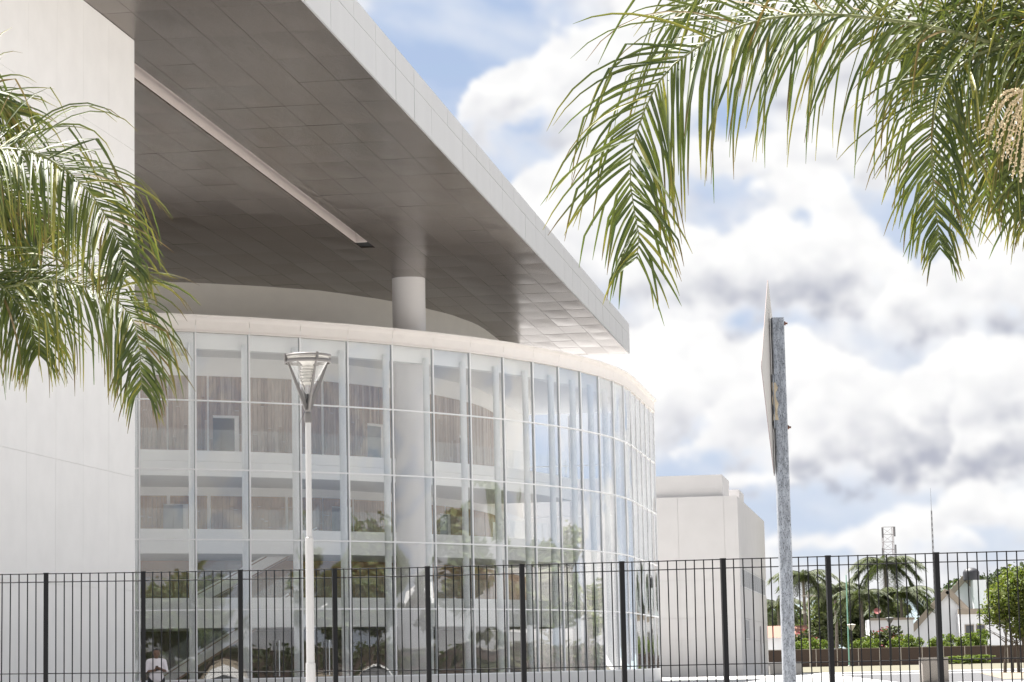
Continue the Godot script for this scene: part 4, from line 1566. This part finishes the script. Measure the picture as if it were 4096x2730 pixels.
# ------------------------------------------------------------------ vegetation
func crown_mesh(blobs: Array, count: int, size: float, c0: Color, c1: Color, seed_: int) -> ArrayMesh:
	# leaf sprays through the volume of several overlapping clumps, in the tree's own axes
	var r := RandomNumberGenerator.new()
	r.seed = seed_
	var m := MB.new()
	m.colored = true
	var wsum := 0.0
	for b in blobs:
		wsum += b[1].x * b[1].y
	for b in blobs:
		var n := int(count * b[1].x * b[1].y / wsum)
		for i in n:
			var d := Vector3(r.randfn(), r.randfn(), r.randfn()).normalized()
			var rad := pow(r.randf(), 0.42) * r.randf_range(0.78, 1.14)
			var p: Vector3 = b[0] + d * b[1] * rad
			var nn := (d * 0.7 + Vector3(r.randfn(), r.randfn() + 0.3, r.randfn())).normalized()
			var x := nn.cross(Vector3(r.randfn(), r.randfn(), r.randfn())).normalized()
			var y := nn.cross(x)
			var s := size * r.randf_range(0.55, 1.3)
			m.col = c0.lerp(c1, r.randf())
			var q := p + nn * s * 0.18
			m.tri(p - x * s * 0.5, q - y * s * 0.32, p + x * s * 0.5)
			m.tri(p - x * s * 0.5, p + x * s * 0.5, q + y * s * 0.32)
	return m.mesh()

func local(parent: Node3D, called: String, what, m: Material) -> MeshInstance3D:
	var o := part(parent, called, what, m)
	o.position = Vector3.ZERO
	return o

func tree(called: String, label: String, foot: Vector3, height: float, spread: float, crown: ArrayMesh, tr := 0.16, group := "", stems := 1) -> Node3D:
	# the crown mesh is unit sized: 1 high, 1 wide, standing on y = 0
	var t := thing(called, label, "tree", foot, group)
	for k in stems:
		var w := MB.new()
		var off_ := Vector3.ZERO if stems == 1 else Vector3((k - (stems - 1) * 0.5) * spread * 0.075, 0, rng.randf_range(-0.4, 0.4))
		var P := PackedVector3Array()
		var R := PackedFloat32Array()
		for i in 7:
			var s := i / 6.0
			P.append(off_ * (1.0 - 0.3 * s) + Vector3(sin(s * 3.0 + k) * (0.05 if stems == 1 else 0.006) * height * s, s * height * 0.62, cos(s * 2.0) * 0.03 * height * s))
			R.append(tr * (1.15 - 0.75 * s))
		w.path(P, R, 8)
		for b in 5:
			var a := b * 2.4 + k
			var p0 := P[3].lerp(P[6], b / 5.0)
			w.tube(p0, p0 + Vector3(cos(a) * spread * 0.3, height * 0.2, sin(a) * spread * 0.3), tr * 0.35, 5, tr * 0.1)
		local(t, "trunk", w, M["bark"])
	var c := local(t, "crown", crown, M["crown leaf"])
	c.transform = Transform3D(Basis.from_scale(Vector3(spread, height, spread)), Vector3.ZERO)
	return t

func round_blobs(n: int, r: RandomNumberGenerator, y0: float) -> Array:
	var out := [[Vector3(0, (1.0 + y0) * 0.5, 0), Vector3(0.34, (1.0 - y0) * 0.42, 0.34)]]
	for i in n:
		var a := TAU * i / n + r.randf() * 0.8
		var y := y0 + (1.0 - y0) * r.randf_range(0.2, 0.88)
		var k := 0.30 * sqrt(maxf(0.1, 1.0 - pow((y - y0) / (1.0 - y0) * 2.0 - 1.0, 2.0)))
		out.append([Vector3(cos(a) * k, y, sin(a) * k), Vector3(0.17, (1.0 - y0) * 0.17, 0.17) * r.randf_range(0.75, 1.2)])
	return out

func far_palm(label: String, foot: Vector3, height: float, reach: float, n: int, seed_: int) -> void:
	var r := RandomNumberGenerator.new()
	r.seed = seed_
	var t := thing("distant_palm", label, "palm tree", foot, "palms beyond the brick wall")
	var w := MB.new()
	w.path(PackedVector3Array([Vector3.ZERO, Vector3(0.1, height * 0.5, 0), Vector3(0, height, 0)]), PackedFloat32Array([0.34, 0.26, 0.22]), 9)
	local(t, "trunk", w, M["bark"])
	var kinds := []
	for k in 3:
		var m := MB.new()
		m.colored = true
		var rise := [0.85, 0.35, -0.1][k] as float
		var P := []
		var d := Vector3(1, rise, 0).normalized()
		var p := Vector3.ZERO
		for i in 13:
			P.append(p)
			p += d * reach / 12.0
			d = (d + Vector3.DOWN * 0.16).normalized()
		for i in 12:
			m.col = Color(0.038, 0.046, 0.015)
			m.bar(P[i], P[i + 1], 0.07, 0.06)
			for j in 5:
				var b: Vector3 = P[i].lerp(P[i + 1], j / 5.0)
				for s in [-1.0, 1.0]:
					m.col = Color(0.038, 0.054, 0.019).lerp(Color(0.084, 0.096, 0.035), r.randf())
					var e: Vector3 = b + Vector3(0.35, -0.75 + r.randf() * 0.5, s * (0.5 + r.randf() * 0.5)).normalized() * reach * 0.26
					var side := Vector3(0.10, 0, 0.02)
					m.tri(b - side, b + side, e)
		kinds.append(m.mesh())
	for i in n:
		var k := 0 if i < n / 3 else (1 if i < n * 3 / 4 else 2)
		var o := local(t, "frond", kinds[k], M["crown leaf"])
		o.transform = Transform3D(Basis(Vector3.UP, i * 2.4 + r.randf() * 0.5).scaled_local(Vector3.ONE * r.randf_range(0.8, 1.1)), Vector3(0, height - 0.1, 0))

# ------------------------------------------------------------------ beyond the car park
func make_background() -> void:
	var r := RandomNumberGenerator.new()
	r.seed = 5
	var green := crown_mesh(round_blobs(11, r, 0.12), 5200, 0.05, Color(0.068, 0.099, 0.022), Color(0.161, 0.180, 0.043), 31)
	var dark := crown_mesh(round_blobs(12, r, 0.10), 4200, 0.06, Color(0.028, 0.046, 0.017), Color(0.062, 0.081, 0.031), 32)
	var olive := crown_mesh(round_blobs(9, r, 0.15), 2600, 0.085, Color(0.062, 0.081, 0.034), Color(0.124, 0.136, 0.056), 33)
	var shrub := crown_mesh(round_blobs(9, r, 0.02), 1500, 0.09, Color(0.074, 0.118, 0.019), Color(0.161, 0.198, 0.043), 34)
	var pink := crown_mesh(round_blobs(8, r, 0.05), 1100, 0.11, Color(0.043, 0.056, 0.022), Color(0.081, 0.093, 0.037), 35)
	var bract := crown_mesh(round_blobs(8, r, 0.05), 260, 0.11, Color(0.186, 0.031, 0.062), Color(0.322, 0.062, 0.105), 36)
	# low brick wall with a coping and light fence posts before it
	var w0 := on_ground(3040, 388)
	var w1 := on_ground(4300, 384)
	var bw := thing("brick_wall", "long low brown brick wall behind the car park", "wall", (w0 + w1) * 0.5)
	var m := MB.new()
	m.bar(w0 + Vector3(0, 1.3, 0), w1 + Vector3(0, 1.3, 0), 0.3, 2.6)
	part(bw, "brickwork", m, M["brick far"])
	m = MB.new()
	m.bar(w0 + Vector3(0, 2.66, 0), w1 + Vector3(0, 2.66, 0), 0.4, 0.1)
	part(bw, "coping", m, M["tan trim"])
	for i in 15:
		m = MB.new()
		var p := w0.lerp(w1, (i + 0.5) / 15.0) + Vector3(0, 0, 6)
		m.tube(p, p + Vector3(0, 2.7, 0), 0.06, 6)
		part(bw, "fence_post", m, M["wood pole"])
	# shrubs above the wall
	var where := [[3220, 5.4, 4.7], [3270, 4.6, 4.4], [3450, 4.6, 4.7], [3485, 4.2, 4.4], [3605, 5.6, 5.0], [3655, 4.2, 4.5], [3770, 5.6, 4.9], [3868, 4.6, 5.0], [3915, 4.8, 5.6]]
	var who := ["leftmost rounded yellow green shrub above the brick wall", "rounded shrub second from the left above the brick wall", "shrub left of the pink flowering bush above the wall", "small shrub touching the pink flowering bush on its left", "shrub just right of the pink flowering bush above the wall", "small shrub below the low white house above the wall", "broad shrub below the steep gable above the wall", "shrub under the house window above the brick wall", "rightmost shrub above the brick wall beside the bright tree"]
	for i in where.size():
		var s := thing("round_shrub", who[i], "shrub", on_ground(where[i][0], 392 + (i % 3)), "clipped shrubs above the brick wall")
		var sm := MB.new()
		sm.tube(Vector3.ZERO, Vector3(0, 2.2, 0), 0.12, 6)
		local(s, "stem", sm, M["bark"])
		local(s, "foliage", shrub, M["crown leaf"]).transform = Transform3D(Basis.from_scale(Vector3(where[i][1], where[i][2], where[i][1])), Vector3.ZERO)
	for k in [[3548, 7.5, 6.4, "pink flowering bush above the brick wall below the tall palm"], [3215, 6.0, 6.2, "sparse pink flowering bush behind the leftmost shrub"]]:
		var s := thing("flowering_bush", k[3], "bush", on_ground(k[0], 397))
		var sm := MB.new()
		sm.tube(Vector3.ZERO, Vector3(0, 2.5, 0), 0.12, 6)
		local(s, "stem", sm, M["bark"])
		for fl in [["foliage", pink], ["blossoms", bract]]:
			local(s, fl[0], fl[1], M["crown leaf"]).transform = Transform3D(Basis.from_scale(Vector3(k[1], k[2], k[1])), Vector3.ZERO)
	# palms and trees behind the shrubs
	far_palm("tall palm with a full crown in front of the lattice tower", on_ground(3556, 425), 17.0, 7.0, 32, 1)
	far_palm("lower palm whose crown spreads under the tall palm", on_ground(3615, 415), 11.6, 7.0, 28, 2)
	far_palm("palm with a thin crown beside the pale block", on_ground(3225, 410), 14.6, 6.2, 26, 3)
	far_palm("palm between the fence post and the green pole", on_ground(3350, 430), 13.0, 6.4, 26, 4)
	far_palm("small palm left of the tall palm", on_ground(3455, 412), 11.4, 6.2, 24, 5)
	far_palm("palm peeping out beside the galvanised post", on_ground(3120, 420), 10.4, 5.6, 22, 6)
	tree("garden_tree", "olive green tree filling in behind the leftmost palm", on_ground(3290, 440), 11.5, 12, olive, 0.25)
	tree("garden_tree", "olive green tree behind the lamp with the pale lantern", on_ground(3400, 446), 11.5, 13, olive, 0.25)
	tree("garden_tree", "olive tree behind the tall palm's trunk", on_ground(3540, 444), 11.0, 14, olive, 0.25)
	tree("garden_tree", "dark tree at the edge of the pale block", on_ground(3130, 445), 10.5, 12, dark, 0.25)
	var dk := [[3800, 12.5, 14, "left end of the dark tree line behind the steep roofs"], [3890, 16.0, 15, "dense dark tree directly behind the water tank"], [3985, 16.5, 16, "dense dark tree right of the water tank"], [4085, 18.0, 16, "dense dark tree at the right edge behind the roofs"], [4180, 17.5, 16, "dark tree just beyond the right edge behind the roofs"]]
	for d in dk:
		tree("dense_tree", d[3], on_ground(d[0], 468), d[1], d[2], dark, 0.4, "dark trees behind the house")
	# bright tree close by on the right, on several bare stems
	var bt := tree("leafy_tree", "bright yellow green tree on bare stems at the right edge", on_ground(4062, 166), 5.2, 6.6, green, 0.11, "", 4)
	for c in bt.get_children():
		if c.name.begins_with("crown"):
			c.transform = Transform3D(Basis.from_scale(Vector3(6.6, 5.6, 6.6)), Vector3(0.7, 1.05, 0))
	var hedge := thing("low_shrub", "low green shrub on the grass left of the bare stems", "shrub", on_ground(3865, 330))
	local(hedge, "foliage", shrub, M["crown leaf"]).transform = Transform3D(Basis.from_scale(Vector3(9, 1.4, 3)), Vector3.ZERO)
	make_house()
	# small things between
	var o := on_ground(3742, 112)
	var sp := thing("stone_block", "squat pale stone gate block on the path behind the fence", "gate block", o)
	m = MB.new()
	m.prism([Vector2(o.x - 0.56, o.z), Vector2(o.x + 0.56, o.z + 0.1), Vector2(o.x + 0.56, o.z - 0.9), Vector2(o.x - 0.56, o.z - 1.0)], 0.0, 1.02)
	part(sp, "shaft", m, M["stone block"])
	m = MB.new()
	m.box(Transform3D(Basis(Vector3.UP, -0.09), o + Vector3(0, 1.06, -0.45)), Vector3(1.2, 0.08, 1.1))
	part(sp, "cap", m, M["stone block"])
	lamp_post("dark garden lamp with a pale lantern beside the green pole", on_ground(3412, 372), 6.1, true)
	lamp_post("dark garden lamp just right of the red dish", on_ground(3567, 374), 7.0, false)
	o = on_ground(3244, 384)
	var up := thing("utility_pole", "weathered wooden utility pole with a crossarm beside the leftmost palm", "pole", o)
	m = MB.new()
	m.tube(o, o + Vector3(0, 11.3, 0), 0.17, 8, 0.11)
	part(up, "shaft", m, M["wood pole"])
	m = MB.new()
	m.bar(o + Vector3(-1.1, 10.7, 0), o + Vector3(1.1, 10.7, 0), 0.12, 0.14)
	part(up, "crossarm", m, M["wood pole"])
	m = MB.new()
	m.tube(o + Vector3(-0.9, 8.0, 0.1), o + Vector3(-0.9, 8.5, 0.1), 0.2, 8)
	m.bar(o + Vector3(-0.9, 8.25, 0.1), o + Vector3(0, 8.25, 0.1), 0.06, 0.06)
	part(up, "lamp", m, M["lantern"])
	o = on_ground(3398, 380)
	var gp := thing("flag_pole", "thin green metal pole standing among the palms", "pole", o)
	m = MB.new()
	m.tube(o, o + Vector3(0, 13.6, 0), 0.11, 8, 0.08)
	part(gp, "shaft", m, M["pole green"])
	m = MB.new()
	m.lathe(o, PackedVector2Array([Vector2(0.2, 0.0), Vector2(0.2, 0.15), Vector2(0.1, 0.2)]), 10)
	part(gp, "base", m, M["concrete"])
	make_masts()

func lamp_post(label: String, o: Vector3, h: float, pale: bool) -> void:
	var t := thing("garden_lamp", label, "lamp post", o, "garden lamps before the brick wall")
	var m := MB.new()
	m.tube(o, o + Vector3(0, h - 0.9, 0), 0.13, 8, 0.09)
	part(t, "pole", m, M["rubber"])
	m = MB.new()
	m.lathe(o, PackedVector2Array([Vector2(0.12, h - 0.9), Vector2(0.62, h - 0.1), Vector2(0.62, h), Vector2(0.0, h + 0.12)]), 12)
	part(t, "lantern", m, M["lantern"] if pale else M["mast"])

func make_masts() -> void:
	var o := on_ground(3572, 620)
	var t := thing("lattice_tower", "reddish lattice telecom tower rising behind the tall palm", "tower", o)
	var H := 33.0
	for i in 4:
		var a := o + Vector3(1.25 if i & 1 else -1.25, 0, 1.25 if i & 2 else -1.25)
		var m := MB.new()
		m.bar(a, a + Vector3(0, H, 0), 0.11, 0.11, Vector3.RIGHT)
		part(t, "leg", m, M["mast red"])
	for k in 18:
		var m := MB.new()
		var y0 := H * k / 18.0
		var y1 := H * (k + 1) / 18.0
		var c := [Vector3(-1.25, 0, 1.25), Vector3(1.25, 0, 1.25), Vector3(1.25, 0, -1.25), Vector3(-1.25, 0, -1.25)]
		for i in 4:
			var p: Vector3 = o + c[i]
			var q: Vector3 = o + c[(i + 1) % 4]
			m.bar(p + Vector3(0, y0, 0), q + Vector3(0, y1, 0), 0.055, 0.055)
			m.bar(p + Vector3(0, y1, 0), q + Vector3(0, y1, 0), 0.055, 0.055)
		part(t, "bracing", m, M["mast red"])
	for a in [[-1.5, 31.5, 2.4], [1.5, 31.8, 2.4], [1.6, 27.5, 2.2], [-1.6, 26.8, 2.0], [1.5, 23.0, 1.6]]:
		var m := MB.new()
		m.box(Transform3D(Basis(), o + Vector3(a[0], a[1], 1.4)), Vector3(0.38, a[2], 0.22))
		m.bar(o + Vector3(a[0], a[1], 1.3), o + Vector3(a[0] * 0.8, a[1], 1.25), 0.08, 0.08)
		part(t, "antenna", m, M["mast"])
	o = on_ground(3752, 900)
	var u := thing("radio_mast", "tall thin grey radio mast above the dark trees", "mast", o)
	var HH := 61.0
	var leg := [Vector3(-0.5, 0, 0.3), Vector3(0.5, 0, 0.3), Vector3(0, 0, -0.6)]
	for i in 3:
		var m := MB.new()
		m.tube(o + leg[i], o + leg[i] * 0.35 + Vector3(0, HH - 8.0, 0), 0.11, 5, 0.07)
		part(u, "leg", m, M["mast"])
	for k in 26:
		var m := MB.new()
		var s0 := k / 26.0
		var s1 := (k + 1) / 26.0
		for i in 3:
			var p: Vector3 = o + leg[i] * (1.0 - 0.65 * s0) + Vector3(0, (HH - 8.0) * s0, 0)
			var q: Vector3 = o + leg[(i + 1) % 3] * (1.0 - 0.65 * s1) + Vector3(0, (HH - 8.0) * s1, 0)
			m.bar(p, q, 0.07, 0.07)
		part(u, "bracing", m, M["mast"])
	var tip := MB.new()
	tip.tube(o + Vector3(0, HH - 8.0, 0), o + Vector3(0, HH, 0), 0.08, 5, 0.04)
	part(u, "spike", tip, M["mast"])

func gable(t: Node3D, c: Vector3, half: float, eave: float, ridge: float, deep: float, skew: float) -> void:
	# a block whose gable end faces this way, tiled slopes running back
	var L := Vector2(c.x - half, c.z)
	var R := Vector2(c.x + half, c.z)
	var wl := MB.new()
	wl.prism([L, R, R + Vector2(skew, -deep), L + Vector2(skew, -deep)], 0.0, eave)
	wl.tri(Vector3(L.x, eave, L.y), Vector3(R.x, eave, R.y), Vector3(c.x, ridge, c.z))
	part(t, "wall", wl, M["white paint"])
	for s in [-1.0, 1.0]:
		var m := MB.new()
		var e := Vector3(c.x + (half + 0.5) * s, eave - 0.35, c.z + 0.5)
		var rg := Vector3(c.x, ridge + 0.15, c.z + 0.5)
		var back := Vector3(skew, 0, -deep - 0.5)
		# tile courses as stepped strips
		for k in 10:
			var p := e.lerp(rg, k / 10.0) + Vector3(0, 0.10, 0)
			var q := e.lerp(rg, (k + 1) / 10.0)
			if s > 0:
				m.quad(p, p + back, q + back, q)
			else:
				m.quad(p + back, p, q, q + back)
			m.quad(p, p + back, p + back - Vector3(0, 0.12, 0), p - Vector3(0, 0.12, 0))
		part(t, "roof_slope", m, M["tile green"])
		var b := MB.new()
		b.bar(e + Vector3(0, -0.25, 0.06), rg + Vector3(0, -0.25, 0.06), 0.12, 0.95)
		part(t, "bargeboard", b, M["tan trim"])

func make_house() -> void:
	var c := on_ground(3800, 412)
	var t := thing("gabled_house", "white house with steep green tiled gables and tan edges", "house", c)
	gable(t, c, 6.0, 5.6, 11.9, 9.0, 1.0)
	var c2 := on_ground(3873, 424)
	gable(t, c2, 5.4, 8.6, 14.3, 9.0, 1.0)
	var m := MB.new()
	var k := on_ground(3936, 421)
	m.prism([Vector2(k.x - 1.2, k.z), Vector2(k.x + 1.0, k.z), Vector2(k.x + 1.0, k.z - 3), Vector2(k.x - 1.2, k.z - 3)], 0.0, 13.7)
	part(t, "tank_tower", m, M["white paint"])
	m = MB.new()
	m.lathe(Vector3(k.x - 1.2, 0, k.z - 1.3), PackedVector2Array([Vector2(1.35, 13.7), Vector2(1.4, 15.0), Vector2(1.1, 15.5), Vector2(0.5, 15.75), Vector2(0.0, 15.8)]), 14)
	part(t, "water_tank", m, M["tank black"])
	m = MB.new()
	var f := on_ground(3935, 409)
	m.prism([Vector2(f.x - 3.6, f.z), Vector2(f.x + 6.5, f.z), Vector2(f.x + 6.5, f.z - 7), Vector2(f.x - 3.6, f.z - 7)], 0.0, 8.2)
	part(t, "flat_wing", m, M["white paint"])
	m = MB.new()
	m.bar(Vector3(f.x - 3.8, 8.3, f.z + 0.1), Vector3(f.x + 6.7, 8.3, f.z + 0.1), 0.3, 0.9)
	part(t, "roof_edge", m, M["tan trim"])
	for x in [-2.0, -0.2]:
		m = MB.new()
		m.box(Transform3D(Basis(), Vector3(f.x + x, 5.0, f.z + 0.06)), Vector3(1.5, 2.4, 0.12))
		var win := part(t, "window", m, M["tan trim"])
		m = MB.new()
		m.box(Transform3D(Basis(), Vector3(f.x + x, 5.0, f.z + 0.14)), Vector3(1.2, 2.1, 0.06))
		part(win, "pane", m, M["window dark"])
	# low white house and its red dish
	var lo := on_ground(3575, 402)
	var h := thing("low_house", "low flat white house left of the steep gables", "house", lo)
	m = MB.new()
	m.prism([Vector2(lo.x - 3.4, lo.z), Vector2(lo.x + 3.4, lo.z), Vector2(lo.x + 3.4, lo.z - 6), Vector2(lo.x - 3.4, lo.z - 6)], 0.0, 7.2)
	part(h, "wall", m, M["white paint"])
	m = MB.new()
	m.bar(lo + Vector3(-3.6, 7.25, 0.1), lo + Vector3(3.6, 7.25, 0.1), 0.3, 0.35)
	part(h, "roof_edge", m, M["tan trim"])
	var d := lo + Vector3(-2.2, 7.4, -0.5)
	var ds := thing("satellite_dish", "small red satellite dish on the low white house", "dish", d)
	m = MB.new()
	m.lathe(d + Vector3(0, 0.9, 0), PackedVector2Array([Vector2(0.0, 0.0), Vector2(0.5, 0.12), Vector2(0.75, 0.4)]), 14)
	var dish := part(ds, "bowl", m, M["dish red"])
	dish.mesh = null
	m = MB.new()
	var rows := []
	for i in 4:
		var row := []
		for j in 15:
			var a := TAU * j / 14.0
			var rr := 0.55 * i / 3.0
			row.append(d + Vector3(0, 1.1, 0) + Basis(Vector3.RIGHT, -0.5) * Vector3(cos(a) * rr, sin(a) * rr, rr * rr * 0.35))
		rows.append(row)
	m.sheet(rows)
	dish.mesh = m.mesh()
	m = MB.new()
	m.tube(d, d + Vector3(0, 1.0, -0.1), 0.06, 6)
	part(ds, "stand", m, M["mast"])
	# tiled roof among the trees at the left
	var q := on_ground(3150, 405)
	var hh := thing("tiled_house", "low house with a terracotta roof half hidden behind shrubs", "house", q)
	m = MB.new()
	m.prism([Vector2(q.x - 4, q.z), Vector2(q.x + 4, q.z), Vector2(q.x + 4, q.z - 6), Vector2(q.x - 4, q.z - 6)], 0.0, 4.8)
	part(hh, "wall", m, M["white paint"])
	m = MB.new()
	m.quad(q + Vector3(-4.5, 4.7, 0.5), q + Vector3(4.5, 4.7, 0.5), q + Vector3(3.6, 6.6, -3), q + Vector3(-3.6, 6.6, -3))
	m.quad(q + Vector3(4.5, 4.7, -6.5), q + Vector3(-4.5, 4.7, -6.5), q + Vector3(-3.6, 6.6, -3), q + Vector3(3.6, 6.6, -3))
	m.tri(q + Vector3(4.5, 4.7, 0.5), q + Vector3(4.5, 4.7, -6.5), q + Vector3(3.6, 6.6, -3))
	m.tri(q + Vector3(-4.5, 4.7, -6.5), q + Vector3(-4.5, 4.7, 0.5), q + Vector3(-3.6, 6.6, -3))
	part(hh, "roof", m, M["terracotta"])

# ------------------------------------------------------------------ what the glass mirrors: the other side of the street
const MIRRORED := ["dark tree in the side road row, first from the camera, mirrored in the glass", "dark tree in the side road row, second from the camera, mirrored in the glass", "dark tree in the side road row, third from the camera, mirrored in the glass", "dark tree in the side road row, fourth from the camera, mirrored in the glass", "dark tree in the side road row, fifth from the camera, mirrored in the glass", "dark tree in the side road row, sixth from the camera, mirrored in the glass", "dark tree in the side road row, seventh from the camera, mirrored in the glass", "dark tree in the side road row, eighth from the camera, mirrored in the glass", "dark tree in the side road row, ninth from the camera, mirrored in the glass", "dark tree in the side road row, tenth from the camera, mirrored in the glass", "dark tree in the side road row, eleventh from the camera, mirrored in the glass", "dark tree in the side road row, twelfth from the camera, mirrored in the glass"]

func make_opposite_side() -> void:
	var r := RandomNumberGenerator.new()
	r.seed = 15
	var kinds := []
	for k in 2:
		kinds.append(crown_mesh(round_blobs(12, r, 0.22), 3800, 0.07, Color(0.06, 0.09, 0.03), Color(0.14, 0.17, 0.06), 50 + k))
	var n := MIRRORED.size()
	for i in n:
		var z := -44.0 - 11.5 * i
		var h: float = [9.5, 12.0, 8.5, 11.0, 13.5, 10.0, 12.5, 9.0, 14.5, 11.5, 10.0, 13.0][i]
		tree("street_tree", MIRRORED[i], Vector3(50.0 + 5.0 * sin(i * 1.9), 0, z), h, h * 0.98, kinds[i % 2], 0.25, "trees along the side road mirrored in the glass")
	for i in 3:
		tree("corner_tree", ["dark tree mirrored at the foot of the leftmost bay", "low dark tree mirrored beside the person", "broad dark tree mirrored under the lowest transom at the left"][i], Vector3([46, 36, 24][i], 0, [-22, 4, 30][i]), [10.0, 9.0, 11.0][i], 11, kinds[i % 2], 0.25, "trees at the corner mirrored in the glass")
	for seg in [[Vector3(66, 0, -205), Vector3(66, 0, 74), "brown boundary wall along the side road mirrored low in the glass"], [Vector3(65.8, 0, 75), Vector3(-50, 0, 75), "brown boundary wall behind the street mirrored at the left"]]:
		var wall := thing("boundary_wall", seg[2], "wall", (seg[0] + seg[1]) * 0.5)
		var wm := MB.new()
		wm.bar(seg[0] + Vector3(0, 1.3, 0), seg[1] + Vector3(0, 1.3, 0), 0.3, 2.6)
		part(wall, "brickwork", wm, M["brick far"])
		wm = MB.new()
		wm.bar(seg[0] + Vector3(0, 2.65, 0), seg[1] + Vector3(0, 2.65, 0), 0.4, 0.1)
		part(wall, "coping", wm, M["concrete"])
	# a clipped hedge stands before the wall
	var hb := []
	for i in 44:
		hb.append([Vector3(64.0 + r.randf_range(-0.5, 0.5), 1.6, -205.0 + 6.3 * i), Vector3(1.3, 1.75 + r.randf_range(-0.3, 0.5), 4.2)])
	var hg := thing("boundary_hedge", "long dark hedge along the side road mirrored at the foot of the glass", "hedge", Vector3(64, 0, -67))
	part(hg, "foliage", crown_mesh(hb, 9000, 0.75, Color(0.035, 0.05, 0.02), Color(0.09, 0.10, 0.04), 71), M["crown leaf"])
	hb = []
	for i in 19:
		hb.append([Vector3(62.0 - 6.2 * i, 1.6, 73.0 + r.randf_range(-0.4, 0.4)), Vector3(4.2, 1.75 + r.randf_range(-0.3, 0.5), 1.3)])
	hg = thing("boundary_hedge", "dark hedge behind the street mirrored at the left foot of the glass", "hedge", Vector3(6, 0, 73))
	part(hg, "foliage", crown_mesh(hb, 4500, 0.75, Color(0.035, 0.05, 0.02), Color(0.09, 0.10, 0.04), 72), M["crown leaf"])
	var o := Vector3(52, 0, 62)
	var h := thing("opposite_house", "pale house across the street mirrored in the glass", "house", o)
	var m := MB.new()
	m.prism([Vector2(46, 56), Vector2(60, 60), Vector2(57, 70), Vector2(43, 66)], 0.0, 6.5)
	part(h, "wall", m, M["white paint"])
	m = MB.new()
	var c := Vector3(51.5, 9.4, 63)
	var e := [Vector3(45, 6.3, 55), Vector3(61, 6.3, 59.4), Vector3(58, 6.3, 71), Vector3(42, 6.3, 66.6)]
	for i in 4:
		m.tri(e[(i + 1) % 4], e[i], c)
	part(h, "roof", m, M["terracotta"])
	for i in 3:
		m = MB.new()
		var p := Vector3(46, 3.4, 56).lerp(Vector3(60, 3.4, 60), 0.2 + 0.3 * i) + Vector3(0.02, 0, -0.07)
		m.box(Transform3D(Basis(Vector3.UP, -0.278), p), Vector3(1.8, 1.6, 0.12))
		part(h, "window", m, M["window dark"])
